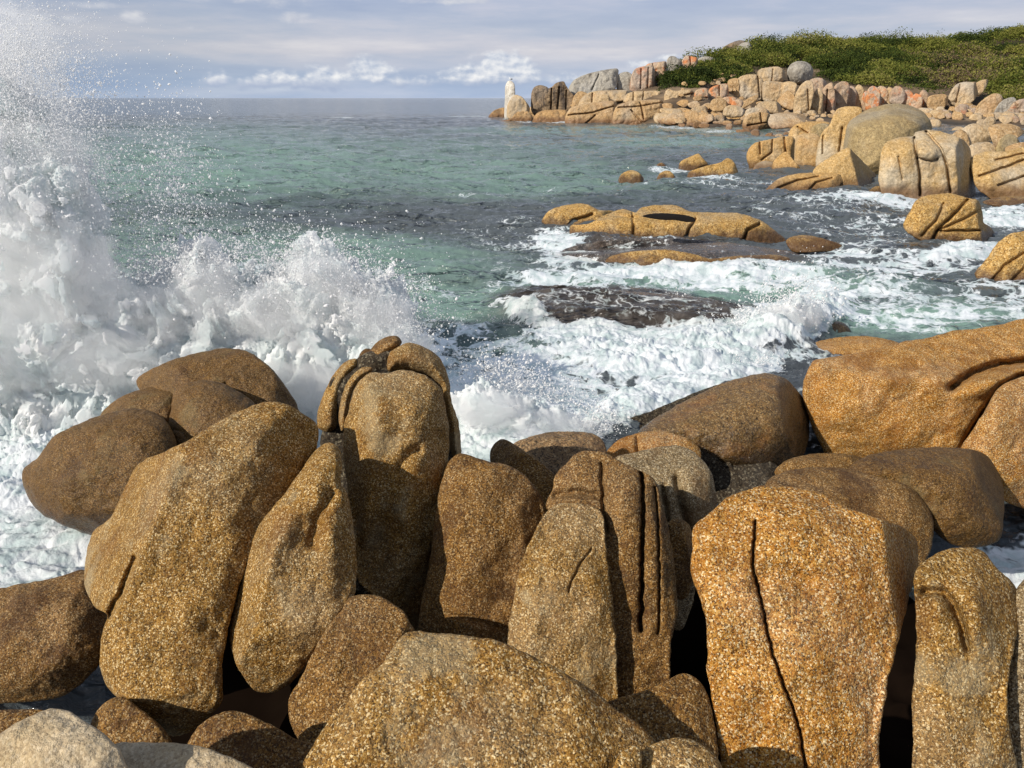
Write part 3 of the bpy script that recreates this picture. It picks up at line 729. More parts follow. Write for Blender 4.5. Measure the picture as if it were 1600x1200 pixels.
# cracked boulder group standing in the surf at the left
boulder('large wet brown boulder sticking out furthest left into the white water', M['wetbrown'],
        [(40, 738), (63, 717), (88, 685), (115, 671), (158, 654), (206, 643), (241, 650), (264, 673), (275, 720), (260, 800), (200, 850), (150, 835), (105, 818), (66, 797), (45, 768)],
        h=.75, a=(150, 760), az_=-6, el_=26, auto=False, R=60, pillow=.3, facets=[(-4, 74, 170, 682), (-60, 20, 92, 740), (0, -20, 160, 800)], group=FG, **NEAR)
boulder('narrow wet stone between the leftmost surf boulder and the small plug stone', M['wetbrown'],
        [(160, 655), (180, 632), (203, 619), (240, 608), (262, 606), (279, 618), (277, 660), (268, 692), (240, 700), (190, 690)], h=1.0, a=(235, 645), az_=-4, el_=46, R=50, pillow=.4, group=FG, **NEAR)
boulder('squarish wet boulder directly behind the crest of the big tilted slab', M['wetbrown'],
        [(272, 640), (279, 610), (315, 599), (352, 606), (395, 634), (425, 680), (380, 720), (310, 710), (280, 695), (268, 665)], h=1.15, a=(330, 650), az_=4, el_=38, R=60, pillow=.45, group=FG, **NEAR)
boulder('largest rearmost rounded boulder of the left surf group, smooth humped top', M['wetbrown'],
        [(218, 596), (252, 575), (297, 559), (330, 553), (353, 549), (385, 554), (413, 572), (441, 605), (460, 635), (472, 675), (450, 720), (350, 720), (280, 660), (240, 622)],
        h=1.25, a=(360, 600), az_=6, el_=34, auto=False, R=28, facets=[(-10, 72, 330, 590), (52, 30, 425, 620), (-40, 40, 290, 600)], cracks=[([(352, 600), (372, 640), (395, 670)], 4, .04)], group=FG, **NEAR)
boulder('small round plug stone wedged among the left surf boulders', M['wetbrown'],
        [(266, 674), (282, 664), (296, 672), (303, 690), (295, 706), (276, 706), (267, 692)], h=1.0, a=(284, 684), R=40, pillow=.5, group=FG, step=2.6)
# between the domed boulder and the block
boulder('small dark rock with foam breaking over it, left of the flat tan ledge', M['barnacle'],
        [(1284, 520), (1290, 506), (1310, 502), (1325, 510), (1330, 524), (1310, 534), (1290, 532)], base=524, name='shore_rock', cat='rock', R=8, step=2.4)
boulder('flat tan ledge lying just above the water behind the huge orange block', M['orange'],
        [(1250, 545), (1275, 534), (1310, 527), (1350, 525), (1385, 530), (1410, 538), (1440, 560), (1380, 580), (1290, 568), (1262, 558)], base=556, el_=70, name='ledge', cat='rock', R=10, auto=False, step=2.8)
boulder('dark weedy rock washed by the surf, left of the domed boulder', M['dark'],
        [(930, 690), (945, 668), (975, 655), (1010, 645), (1050, 628), (1100, 608), (1140, 596), (1165, 592), (1160, 620), (1080, 660), (1020, 690), (975, 705)], base=690, el_=66, name='ledge', cat='rock', R=8, rough=1.6, auto=False, step=2.8)

# ------------------------------------------------------------------ midground: rocks in the water
MG = 'rocks standing in the shallow water'
island = boulder('long low golden island with a black pool on its top, in mid channel', M['island'],
        [(892, 352), (919, 350), (941, 338), (972, 327), (994, 332), (1002, 325), (1025, 320), (1056, 321), (1081, 331), (1116, 332), (1153, 333), (1184, 342), (1206, 356), (1225, 371), (1234, 386), (1225, 400), (1160, 402), (1069, 398), (987, 396), (920, 392), (893, 376)],
        base=378, name='rock_island', cat='rock island', el_=26, auto=False, R=14, step=2.2, group=MG,
        facets=[(0, 76, 1050, 348), (-50, 40, 930, 360), (40, 50, 1190, 365)],
        cracks=[([(989, 333), (990, 372)], 2, .15), ([(1087, 342), (1078, 356), (1070, 376)], 2.2, .2), ([(1186, 350), (1168, 360), (1160, 384)], 2.4, .25), ([(941, 340), (960, 336), (995, 340)], 2, .1)])
pool = boulder(None, M['weed'], [(1003, 338), (1016, 334), (1036, 333), (1052, 334), (1070, 336), (1084, 340), (1086, 346), (1072, 347), (1056, 344), (1040, 344), (1022, 342)],
        Y=20.6, name='tide_pool', el_=80, auto=False, R=3, thick=.15, pillow=.02, rough=.3, step=2.0, parent=island)
boulder('rounded golden lobe at the left end of the long island', M['island'],
        [(844, 353), (850, 338), (860, 328), (881, 321), (905, 318), (920, 320), (936, 328), (960, 330), (950, 342), (935, 360), (905, 375), (860, 372), (847, 362)],
        base=358, name='rock_island', cat='rock island', el_=32, R=12, step=2.2, group=MG, cracks=[([(925, 335), (895, 345), (885, 358)], 2.2, .2)])
boulder('low golden rock trailing off the right end of the long island', M['island'],
        [(1228, 378), (1236, 370), (1258, 367), (1280, 371), (1298, 376), (1318, 384), (1312, 392), (1275, 394), (1240, 394)], base=387, name='shore_rock', cat='rock', el_=50, R=7, step=2.2, group=MG)
boulder('wet dark ledge with water sheeting off it, in front of the long island', M['slab'],
        [(866, 405), (885, 388), (930, 377), (1000, 372), (1080, 374), (1160, 382), (1230, 392), (1262, 404), (1250, 420), (1150, 428), (1040, 430), (930, 428), (880, 424)],
        base=419, name='ledge', cat='rock', el_=74, auto=False, facets=[(0, 86, 1050, 392), (0, 40, 1050, 408)], R=10, step=2.2, group=MG)
boulder('gold patch of bare rock showing on the wet ledge', M['island'],
        [(945, 410), (955, 400), (985, 393), (1040, 390), (1080, 396), (1110, 404), (1150, 400), (1210, 398), (1235, 405), (1210, 420), (1120, 426), (1000, 426), (955, 424)],
        base=421, name='ledge', cat='rock', el_=48, auto=False, R=8, step=2.2, group=MG)
boulder('broad dark mauve slab washed over by thin water, between two lines of surf', M['slab'],
        [(770, 505), (800, 480), (875, 460), (956, 454), (1034, 459), (1112, 467), (1160, 485), (1170, 510), (1120, 528), (1050, 535), (987, 540), (910, 535), (840, 525), (790, 520)],
        base=520, name='ledge', cat='rock', el_=80, auto=False, facets=[(0, 87, 980, 478), (0, 60, 980, 508), (-30, 80, 850, 490)], R=12, step=2.4, group=MG)
boulder('squat golden boulder with diagonal cracks standing alone at the right of the channel', M['island'],
        [(1411, 352), (1416, 340), (1423, 328), (1431, 313), (1445, 306), (1465, 303), (1487, 302), (1510, 309), (1528, 313), (1535, 330), (1537, 347), (1550, 357), (1555, 369), (1540, 384), (1500, 396), (1455, 394), (1440, 378), (1418, 364)],
        base=381, el_=16, auto=False, R=12, step=2.2, group=MG, facets=[(-10, 70, 1470, 322), (-58, 16, 1436, 345), (50, 20, 1528, 345)],
        cracks=[([(1512, 312), (1490, 335), (1465, 358), (1455, 380)], 2.4, .25), ([(1475, 318), (1462, 345), (1440, 368)], 2, .15), ([(1532, 328), (1500, 345), (1462, 362)], 2, .15), ([(1470, 361), (1530, 360)], 1.8, .18)])
boulder('golden brown sloping boulder cut by the right edge of the channel', M['island'],
        [(1523, 428), (1535, 412), (1545, 400), (1556, 382), (1577, 366), (1600, 361), (1660, 356), (1720, 400), (1720, 470), (1600, 474), (1560, 465), (1535, 446)],
        base=450, el_=32, auto=False, R=14, step=2.4, group=MG, facets=[(-42, 40, 1570, 410)], cracks=[([(1600, 395), (1570, 415), (1548, 440)], 2.2, .12), ([(1600, 420), (1580, 440)], 2.2, .1)])
for (lab, poly, b_) in [
    ('pointed golden rock furthest back of the group standing in mid bay', [(1060, 262), (1064, 252), (1078, 245), (1091, 240), (1098, 247), (1108, 258), (1106, 268), (1075, 270), (1064, 268)], 263),
    ('wider golden hump in front of the pointed rock in mid bay', [(1073, 278), (1078, 268), (1100, 260), (1125, 254), (1136, 247), (1146, 252), (1153, 268), (1152, 284), (1110, 288), (1080, 285)], 279),
    ('small round dome rock, leftmost of the group in mid bay', [(966, 283), (970, 273), (980, 267), (990, 266), (1000, 271), (1006, 280), (1000, 290), (975, 291)], 284),
    ('smaller round dome rock between the leftmost dome and the golden hump in mid bay', [(1026, 281), (1030, 272), (1038, 267), (1046, 267), (1053, 273), (1056, 281), (1048, 288), (1032, 288)], 283),
    ('tiny reddish rock just awash behind the small dome rocks in mid bay', [(1024, 261), (1028, 256), (1034, 254), (1041, 259), (1040, 265), (1028, 265)], 262),
]:
    boulder(lab, M['island'], poly, base=b_, name='shore_rock', cat='rock', el_=24, R=6, step=1.5, group='small rocks standing in mid bay')
CL = 'large blocks of the right hand rock cluster'
for (lab, m, poly, kw) in [
    ('low cracked golden block at the far left end of the right hand cluster', 'blockgold', [(1167, 250), (1168, 236), (1180, 223), (1206, 217), (1226, 213), (1240, 215), (1246, 234), (1245, 270), (1215, 274), (1178, 272)], dict(base=263, el_=12, cracks=[([(1187, 221), (1188, 240)], 1.3, .25), ([(1207, 217), (1206, 238), (1190, 250)], 1.3, .25), ([(1225, 214), (1228, 240)], 1.6, .3)])),
    ('upright rectangular golden block between the low cracked block and the great dome', 'blockgold', [(1241, 262), (1243, 217), (1257, 209), (1277, 210), (1286, 225), (1284, 275), (1260, 277), (1245, 272)], dict(base=268, el_=8, az_=-10)),
    ('great grey dome boulder, tallest of the right hand cluster', 'greydome', [(1315, 280), (1318, 230), (1324, 195), (1340, 180), (1358, 170), (1389, 162), (1417, 164), (1442, 174), (1454, 190), (1456, 206), (1450, 260), (1420, 300), (1350, 300)], dict(Y=43.5, a=(1370, 230), el_=18, auto=False, bevel=0, R=75, pillow=.75, facets=[(-10, 62, 1390, 190)])),
    ('tall pale shoulder with a dark cap leaning against the left of the great dome', 'block', [(1274, 265), (1277, 228), (1285, 206), (1296, 195), (1302, 180), (1309, 170), (1324, 166), (1345, 168), (1346, 180), (1332, 190), (1334, 230), (1330, 280), (1290, 290), (1276, 280)], dict(Y=45.5, a=(1300, 235), el_=14, az_=-12, R=10, cracks=[([(1316, 200), (1311, 240)], 1.6, .25), ([(1286, 212), (1285, 240)], 1.3, .2)])),
    ('pale pyramid shaped boulder in front of the great dome', 'block', [(1270, 270), (1277, 259), (1296, 246), (1324, 231), (1336, 240), (1358, 262), (1369, 274), (1375, 295), (1360, 305), (1300, 305), (1275, 295)], dict(base=297, a=(1320, 270), el_=30, auto=False, R=7, facets=[(56, 26, 1334, 260), (-30, 52, 1300, 262)])),
    ('huge rounded cream block with vertical cracks, front right of the cluster', 'block', [(1373, 285), (1374, 262), (1376, 240), (1384, 223), (1403, 215), (1426, 213), (1432, 206), (1454, 203), (1479, 208), (1502, 217), (1516, 232), (1519, 262), (1524, 292), (1518, 316), (1440, 322), (1385, 312)], dict(base=309, a=(1440, 260), el_=12, auto=False, R=13, facets=[(-5, 62, 1440, 232), (-55, 14, 1392, 260), (48, 14, 1495, 260)], cracks=[([(1428, 215), (1432, 240), (1437, 270), (1438, 305)], 2, .35), ([(1446, 205), (1470, 232), (1480, 260), (1485, 300)], 2, .35), ([(1433, 247), (1455, 252), (1465, 248)], 1.6, .2), ([(1404, 245), (1410, 280)], 1.5, .12)], bumps=[(1450, 240, 16, 9, 0, .25), (1500, 245, 13, 14, 0, .2), (1418, 235, 10, 16, 0, .1)])),
    ('low golden slabs lying at the waterline in front of the pyramid boulder', 'blockgold', [(1196, 297), (1217, 279), (1248, 271), (1282, 270), (1318, 274), (1312, 290), (1302, 306), (1250, 308), (1205, 304)], dict(base=300, a=(1255, 285), el_=36, R=6, cracks=[([(1215, 294), (1245, 282), (1280, 276)], 1.6, .2), ([(1262, 300), (1275, 285), (1300, 278)], 1.6, .2)])),
    ('thin leaning triangular golden slab at the waterline of the cluster', 'blockgold', [(1209, 252), (1218, 243), (1228, 237), (1240, 250), (1252, 266), (1240, 276), (1222, 274), (1206, 266)], dict(base=271, el_=20, az_=-20, R=4)),
    ('little pale rounded stone at the waterline left of the triangular slab', 'block', [(1176, 266), (1182, 256), (1196, 251), (1210, 254), (1216, 264), (1205, 272), (1182, 272)], dict(base=268, el_=30, R=5)),
    ('long sloping grey slabs behind the huge cream block at the right edge', 'block', [(1516, 250), (1525, 241), (1544, 236), (1572, 236), (1600, 230), (1680, 228), (1700, 310), (1600, 322), (1560, 316), (1528, 296), (1518, 270)], dict(Y=35, a=(1570, 270), el_=44, auto=False, R=8, facets=[(-20, 10, 1560, 286)], cracks=[([(1600, 250), (1560, 265), (1530, 275)], 1.8, .25), ([(1600, 275), (1560, 290)], 1.8, .25), ([(1600, 240), (1555, 250)], 1.6, .2)])),
    ('flat wet rust coloured rock in the water at the right edge', 'island', [(1535, 316), (1560, 308), (1600, 306), (1680, 306), (1680, 326), (1600, 328), (1560, 324)], dict(base=321, el_=60, R=5)),
    ('small wet rock awash in front of the huge cream block', 'island', [(1356, 300), (1366, 292), (1376, 291), (1382, 300), (1374, 308), (1360, 308)], dict(base=303, el_=30, R=4)),
    ('pale faceted boulder behind the huge cream block', 'cream', [(1502, 205), (1510, 197), (1520, 193), (1540, 195), (1554, 208), (1552, 220), (1534, 226), (1512, 224)], dict(Y=62, el_=26, R=4)),
    ('grey tan boulder left of the pale faceted one behind the cream block', 'tan', [(1484, 218), (1490, 208), (1500, 202), (1510, 207), (1518, 222), (1516, 236), (1495, 236)], dict(Y=52, el_=26, R=5)),
    ('broad tan boulder right of the pale faceted one', 'tan', [(1544, 200), (1555, 194), (1576, 193), (1594, 199), (1600, 208), (1580, 222), (1556, 232), (1550, 220)], dict(Y=60, el_=34, R=5)),
    ('streaked pointed boulder in front of the broad tan one near the right edge', 'greydome', [(1555, 234), (1560, 222), (1572, 210), (1586, 212), (1594, 224), (1590, 238), (1565, 242)], dict(Y=50, el_=20, R=5)),
    ('rounded tan boulder at the right edge behind the sloping slabs', 'tan', [(1570, 232), (1580, 226), (1600, 222), (1650, 222), (1660, 245), (1600, 246), (1575, 242)], dict(Y=44, el_=40, R=5)),
    ('low pale slab between the cream block and the streaked boulder', 'cream', [(1512, 232), (1522, 224), (1545, 222), (1556, 232), (1550, 244), (1520, 246)], dict(Y=50, el_=40, R=4)),
]:
    boulder(lab, M[m], poly, step=1.7, group=CL, **kw)
# ------------------------------------------------------------------ the headland
COLS = {
    790: [(189, 152), (187, 160), (186, 170), (186, 180), (187, 190), (189, 200)],
    830: [(188, 150), (182, 158), (178, 165), (176, 172), (176, 185), (178, 200)],
    900: [(192, 140), (168, 150), (154, 157), (150, 164), (150, 180), (154, 200)],
    1000: [(194, 132), (164, 142), (150, 150), (135, 160), (128, 175), (134, 210)],
    1050: [(197, 122), (178, 132), (148, 141), (126, 160), (112, 185), (120, 230)],
    1100: [(200, 115), (180, 132), (146, 142), (124, 157), (92, 190), (100, 240)],
    1150: [(206, 102), (181, 135), (155, 152), (122, 160), (86, 195), (95, 240)],
    1200: [(216, 86), (183, 138), (164, 153), (126, 162), (76, 200), (85, 250)],
    1300: [(232, 74), (183, 138), (172, 155), (138, 162), (70, 205), (78, 250)],
    1400: [(240, 70), (183, 138), (172, 155), (138, 162), (71, 205), (78, 250)],
    1450: [(244, 68), (184, 136), (172, 152), (146, 158), (70, 205), (78, 250)],
    1520: [(255, 62), (188, 130), (175, 146), (148, 156), (64, 205), (72, 250)],
    1600: [(295, 48), (197, 108), (182, 134), (158, 145), (55, 200), (62, 250)],
    1760: [(310, 44), (200, 104), (184, 132), (160, 143), (42, 195), (55, 250)],
}
KX = np.array(sorted(COLS)); KV = np.array([COLS[k] for k in KX], float)      # n,6,2
TT = np.array([0, .22, .4, .55, .85, 1.0])


def terr(px, t):
    px = np.asarray(px, float); t = np.asarray(t, float)
    out = []
    for c_ in (0, 1):
        cols = np.stack([np.interp(px, KX, KV[:, k, c_]) for k in range(6)], -1)
        k = np.clip(np.searchsorted(TT, t, side='right') - 1, 0, 4)
        a = np.take_along_axis(cols, k[..., None], -1)[..., 0]; b = np.take_along_axis(cols, (k + 1)[..., None], -1)[..., 0]
        f = (t - TT[k]) / (TT[k + 1] - TT[k])
        out.append(a + (b - a) * f)
    return out


def terr_pos(px, t):
    py, Y = terr(px, t)
    z = zY(py, Y)
    return ray(px, py) * np.asarray(z)[..., None] + np.array([0, 0, CAMH]), py, Y


nu, nt = 260, 200
U, T_ = np.meshgrid(np.linspace(790, 1760, nu), np.linspace(0, 1, nt))
Vt, _, _ = terr_pos(U, T_)
Vt = Vt.copy()
Vt[..., 2] += fbm(Vt * 0.12, 4) * 1.2 * np.clip(T_ * 3, 0.2, 1) - 0.35
Vt[..., 2] += fbm(Vt * 0.6, 3, ridge=True) * 0.3
Vt[:, 0, 2] = -3; Vt[:, 1, 2] -= 1.0
Vt[0, :, 2] = -3
I = np.arange(nu * nt).reshape(nt, nu)
Fq = np.stack([I[:-1, :-1], I[:-1, 1:], I[1:, 1:], I[1:, :-1]], -1).reshape(-1, 4)
tag(make_mesh('headland', Vt.reshape(-1, 3), Fq, M['ground']), kind='structure')


def Yat(px, py):
    t = np.linspace(0, .6, 80)
    p, Y = terr(np.full(80, float(px)), t)
    k = np.argsort(p)
    return float(np.interp(py, p[k], Y[k]))


HL = 'large rocks of the headland'
far = [
    # (label, material, Y or None (then waterline), polygon, extra)
    ('low brown rock at the very tip of the headland, left of the white pillar', 'goldfar', None, [(763, 184), (768, 176), (775, 171), (788, 168), (793, 176), (792, 184), (780, 187)], dict(base=183)),
    ('tall slender white stained pillar rock at the tip of the headland', 'white', 150, [(789, 186), (788, 172), (789, 152), (789, 138), (791, 130), (795, 126), (800, 127), (804, 132), (805, 144), (805, 160), (803, 176), (800, 188)], dict(el_=4, az_=-20, R=6, name='rock_pillar', cat='rock pillar')),
    ('cream dome rock standing against the right side of the white pillar', 'cream', 148, [(792, 182), (793, 164), (799, 153), (806, 148), (815, 151), (823, 160), (828, 170), (822, 186), (800, 187)], dict(el_=16)),
    ('brown rock at the waterline in front of the cream dome rock', 'goldfar', None, [(784, 190), (800, 184), (806, 174), (813, 171), (824, 173), (833, 184), (832, 194), (800, 194)], dict(base=190)),
    ('low tan rock between the cream dome and the dark streaked stacks', 'tan', None, [(825, 180), (828, 168), (834, 163), (842, 168), (842, 190), (830, 192)], dict(base=188)),
    ('dark topped rock stack with a gold foot, left of the pair', 'darkfar', 152, [(830, 172), (830, 148), (834, 137), (842, 133), (850, 134), (858, 141), (856, 178), (838, 182)], dict(el_=6)),
    ('wide dark streaked rock stack with grooves, right of the pair', 'darkfar', 151, [(846, 176), (847, 150), (852, 140), (862, 136), (868, 130), (880, 127), (885, 134), (890, 142), (898, 152), (898, 172), (880, 180), (850, 182)], dict(el_=6, cracks=[([(862, 138), (861, 172)], 1.1, .8), ([(874, 136), (871, 170)], 1.1, .9), ([(885, 142), (884, 170)], 1, .7)])),
    ('long low gold ledge along the waterline below the dark stacks', 'goldfar', None, [(832, 192), (838, 178), (852, 172), (884, 172), (890, 182), (888, 196), (850, 197)], dict(base=191, el_=40)),
    ('big smooth grey slab with a rust tip, tilted up above the dark stacks', 'greyfar', 156, [(888, 140), (896, 126), (908, 119), (922, 114), (940, 110), (958, 107), (966, 109), (965, 130), (958, 142), (930, 148), (896, 154)], dict(el_=30, az_=-5, R=7, cracks=[([(936, 116), (925, 140)], 1.2, .5)])),
    ('dark rounded rock right of the big grey slab', 'greyfar', 158, [(964, 140), (964, 120), (970, 114), (980, 112), (988, 118), (988, 138), (978, 146)], dict(el_=15)),
    ('small tan rock under the left end of the grey slab', 'tan', 150, [(893, 168), (896, 152), (904, 143), (914, 144), (922, 152), (912, 164), (900, 170)], {}),
    ('streaked grey wall rock with vertical grooves below the orange crags', 'pinkish', 157, [(984, 142), (986, 120), (992, 108), (1003, 104), (1018, 102), (1024, 112), (1024, 136), (1012, 144), (992, 146)], dict(el_=8, cracks=[([(1002, 108), (1001, 138)], 1, .5), ([(1013, 106), (1012, 138)], 1, .5)])),
    ('orange tinted crag left of the tall grey finger', 'lichen', 160, [(1002, 120), (1006, 106), (1014, 99), (1028, 97), (1040, 96), (1044, 108), (1042, 128), (1026, 130), (1008, 128)], dict(el_=12, cracks=[([(1020, 99), (1024, 124)], 1, .5)])),
    ('tall grey finger of rock on the headland crest', 'greyfar', 161, [(1038, 124), (1040, 106), (1042, 94), (1047, 88), (1054, 88), (1060, 92), (1066, 98), (1060, 112), (1054, 122), (1046, 128)], dict(el_=8)),
    ('twin topped grey and orange rock right of the tall grey finger', 'lichen', 164, [(1056, 118), (1062, 104), (1067, 92), (1072, 87), (1081, 88), (1090, 91), (1089, 100), (1080, 108), (1068, 118)], dict(el_=12, cracks=[([(1078, 88), (1080, 104)], 1, .6)])),
    ('small pale rocks on the skyline right of the twin topped rock', 'greyfar', 184, [(1088, 98), (1092, 91), (1102, 88), (1114, 90), (1120, 96), (1110, 102), (1094, 102)], dict(el_=20)),
    ('dark summit rock on the skyline at the highest bare point', 'darkfar', 193, [(1124, 86), (1128, 76), (1136, 70), (1150, 64), (1160, 63), (1168, 68), (1164, 84), (1145, 92), (1128, 92)], dict(el_=14)),
    ('grey summit rock right of the dark summit rock', 'greyfar', 191, [(1150, 88), (1152, 74), (1160, 67), (1170, 66), (1175, 74), (1172, 86), (1162, 92)], dict(el_=14)),
    ('pale rock poking from scrub just below the summit rocks', 'cream', 188, [(1146, 91), (1152, 85), (1162, 84), (1166, 90), (1158, 94), (1148, 94)], dict(el_=20)),
    ('large round grey and white boulder sitting above the cliff', 'greyfar', 164, [(1231, 124), (1230, 110), (1235, 101), (1244, 96), (1257, 96), (1266, 101), (1271, 110), (1268, 122), (1258, 132), (1244, 134), (1235, 130)], dict(el_=10, R=12, pillow=.6)),
    ('pale ribbed boulder left of the large round grey one', 'cream', 162, [(1184, 122), (1184, 112), (1190, 107), (1202, 105), (1216, 104), (1226, 111), (1226, 124), (1212, 134), (1192, 132)], dict(el_=12, cracks=[([(1208, 108), (1206, 126)], 1, .4)])),
    ('tall cliff block with grey streaks down its face', 'cream', 154, [(1148, 152), (1150, 128), (1158, 119), (1172, 116), (1186, 118), (1193, 128), (1196, 152), (1180, 160), (1156, 160)], dict(el_=6, cracks=[([(1184, 119), (1187, 152)], 1.1, .8)])),
    ('squared cliff block left of the grey streaked one', 'tan', 154, [(1136, 152), (1137, 128), (1143, 123), (1154, 124), (1156, 152), (1146, 158)], dict(el_=6, az_=-12)),
    ('wide cream cliff face right of the grey streaked block', 'cream', 153, [(1192, 156), (1191, 132), (1196, 127), (1212, 127), (1228, 130), (1232, 142), (1224, 160), (1206, 162)], dict(el_=6)),
    ('squared cream block leaning on the wide cream cliff face', 'cream', 152, [(1221, 140), (1223, 130), (1232, 127), (1244, 130), (1246, 142), (1238, 154), (1224, 152)], dict(el_=12, az_=-25)),
    ('tilted slab resting against the foot of the ovoid standing stone', 'tan', 147, [(1214, 158), (1222, 148), (1232, 141), (1242, 150), (1244, 166), (1236, 172), (1224, 168)], dict(el_=22, az_=-25)),
    ('tall ovoid standing stone with a smooth cream face', 'cream', 144, [(1240, 180), (1240, 160), (1244, 144), (1252, 132), (1260, 126), (1270, 128), (1272, 148), (1266, 172), (1260, 184), (1248, 184)], dict(el_=4, az_=-15, R=7, cracks=[([(1262, 140), (1264, 176)], 1, .5)])),
    ('narrow standing stone right of the smooth ovoid', 'cream', 145, [(1266, 178), (1268, 156), (1274, 142), (1280, 137), (1286, 146), (1285, 176), (1276, 182)], dict(el_=4, az_=-15)),
    ('pointed arch shaped standing stone with pink right side', 'pinkish', 147, [(1281, 176), (1281, 154), (1285, 140), (1292, 132), (1300, 129), (1304, 140), (1306, 162), (1300, 178), (1288, 180)], dict(el_=4, az_=-12, cracks=[([(1293, 140), (1290, 174)], 1, .6)])),
    ('rounded pink capped rock above the narrow standing stones', 'pinkish', 156, [(1258, 142), (1262, 128), (1272, 122), (1284, 122), (1292, 130), (1288, 144), (1272, 148)], dict(el_=24)),
    ('broad shouldered grey rib rock right of the pointed arch stone', 'pinkish', 150, [(1298, 170), (1300, 144), (1306, 132), (1316, 127), (1326, 130), (1328, 148), (1320, 172), (1308, 178)], dict(el_=5)),
    ('brown rock in shade at the right end of the cliff row', 'tan', 148, [(1448, 164), (1450, 152), (1460, 148), (1476, 147), (1482, 154), (1476, 168), (1462, 176), (1452, 172)], dict(el_=10)),
    ('large pale smooth slab standing below dark scrub', 'cream', 150, [(1480, 156), (1486, 142), (1494, 132), (1506, 128), (1518, 128), (1528, 130), (1526, 150), (1516, 162), (1496, 166), (1484, 164)], dict(el_=20, az_=-10, cracks=[([(1500, 132), (1494, 160)], 1.1, .5)])),
    ('pale slab right of the large smooth slab, half behind scrub', 'cream', 152, [(1520, 146), (1524, 131), (1534, 125), (1544, 125), (1540, 138), (1530, 150)], dict(el_=20)),
    ('tan ridge rock with a dark cleft near the right edge', 'tan', 142, [(1522, 184), (1526, 166), (1538, 154), (1552, 146), (1564, 148), (1568, 158), (1560, 172), (1548, 184), (1532, 188)], dict(el_=20, az_=-10)),
    ('grey blocky rock at the right edge below scrub', 'greyfar', 140, [(1552, 182), (1558, 166), (1568, 156), (1584, 152), (1592, 166), (1588, 182), (1570, 188)], dict(el_=16)),
    ('pale jointed block at the right edge below scrub', 'pinkish', 139, [(1574, 176), (1584, 160), (1600, 154), (1650, 150), (1660, 184), (1600, 188), (1580, 186)], dict(el_=20, cracks=[([(1586, 160), (1596, 180)], 1, .4)])),
    # lower tiers on the left
    ('long horizontal gold ledge with deep joints above the water', 'tan', None, [(885, 196), (884, 180), (892, 168), (908, 163), (930, 160), (962, 158), (962, 178), (956, 200), (920, 202)], dict(base=193, el_=24, cracks=[([(888, 180), (925, 176), (958, 166)], 1.1, .7), ([(912, 196), (930, 180)], 1.1, .7)])),
    ('rounded bulging ledge right of the long gold ledge', 'tan', None, [(956, 200), (958, 178), (964, 166), (985, 158), (1010, 156), (1032, 156), (1038, 164), (1038, 182), (1020, 194), (1004, 201), (970, 202)], dict(base=194, el_=20, cracks=[([(986, 172), (1004, 192)], 1.1, .6), ([(1000, 160), (1006, 186)], 1.1, .7), ([(966, 168), (1000, 166), (1036, 160)], 1.1, .5)])),
    ('long pale ledge on the second tier above the gold ledge', 'cream', 147, [(903, 166), (908, 154), (918, 146), (932, 142), (960, 141), (986, 141), (988, 150), (970, 158), (935, 162), (915, 168)], dict(el_=34, cracks=[([(926, 146), (925, 160)], 1, .5)])),
    ('small rounded block set in the long pale ledge', 'cream', 145, [(935, 162), (936, 152), (942, 147), (950, 148), (954, 156), (948, 164)], dict(el_=14)),
    ('low pale blocks on the second tier below the streaked wall rock', 'cream', 146, [(975, 160), (978, 148), (990, 143), (1010, 142), (1028, 142), (1038, 146), (1036, 158), (1005, 160)], dict(el_=24, cracks=[([(990, 144), (989, 158)], 1, .5), ([(1006, 143), (1004, 158)], 1, .5)])),
    ('pale rock with swirling joints, left of the dark vertical cleft', 'cream', 140, [(1038, 174), (1038, 148), (1044, 139), (1056, 142), (1070, 140), (1083, 142), (1084, 164), (1078, 172), (1050, 178)], dict(el_=10, cracks=[([(1040, 168), (1056, 158), (1064, 150), (1082, 146)], 1.2, .8)])),
    ('squared rust topped block just right of the dark vertical cleft', 'lichen', 140, [(1084, 172), (1085, 146), (1090, 140), (1104, 138), (1107, 152), (1105, 168), (1095, 174)], dict(el_=8, cracks=[([(1084, 152), (1106, 153)], 1, .5)])),
    ('rust topped rock with grey middle, left of the squared cliff block', 'lichen', 145, [(1106, 160), (1107, 142), (1114, 135), (1128, 131), (1137, 132), (1138, 150), (1124, 156), (1112, 164)], dict(el_=10, cracks=[([(1124, 134), (1124, 154)], 1, .6)])),
    ('rounded tan boulder at the foot of the rust topped rock', 'tan', 131, [(1110, 170), (1111, 158), (1120, 153), (1132, 155), (1138, 164), (1132, 174), (1118, 176)], dict(el_=16)),
    ('small reddish boulders resting above the rounded tan boulder', 'lichen', 138, [(1129, 158), (1131, 152), (1142, 151), (1152, 154), (1150, 162), (1138, 164)], dict(el_=20)),
    ('reddish stone with a pale band among the fallen blocks', 'lichen', 134, [(1142, 164), (1146, 157), (1156, 155), (1162, 160), (1158, 168), (1146, 170)], dict(el_=20)),
    ('long tilted slab pointing up right among the fallen blocks', 'tan', 138, [(1152, 168), (1160, 160), (1172, 152), (1184, 148), (1184, 155), (1172, 164), (1160, 171)], dict(el_=26)),
    ('flat pale rectangular slab with a dark underside at the cliff foot', 'cream', 138, [(1182, 170), (1184, 161), (1196, 158), (1214, 159), (1220, 166), (1216, 178), (1196, 176)], dict(el_=26)),
    ('low flattened pale boulder below the reddish stone', 'cream', 122, [(1130, 180), (1131, 170), (1140, 164), (1154, 166), (1164, 172), (1160, 182), (1142, 184)], dict(el_=26)),
    ('tilted wedge boulder at the shore below the rounded tan boulder', 'tan', None, [(1100, 194), (1106, 180), (1116, 172), (1128, 170), (1132, 178), (1126, 190), (1114, 197)], dict(base=194, el_=22)),
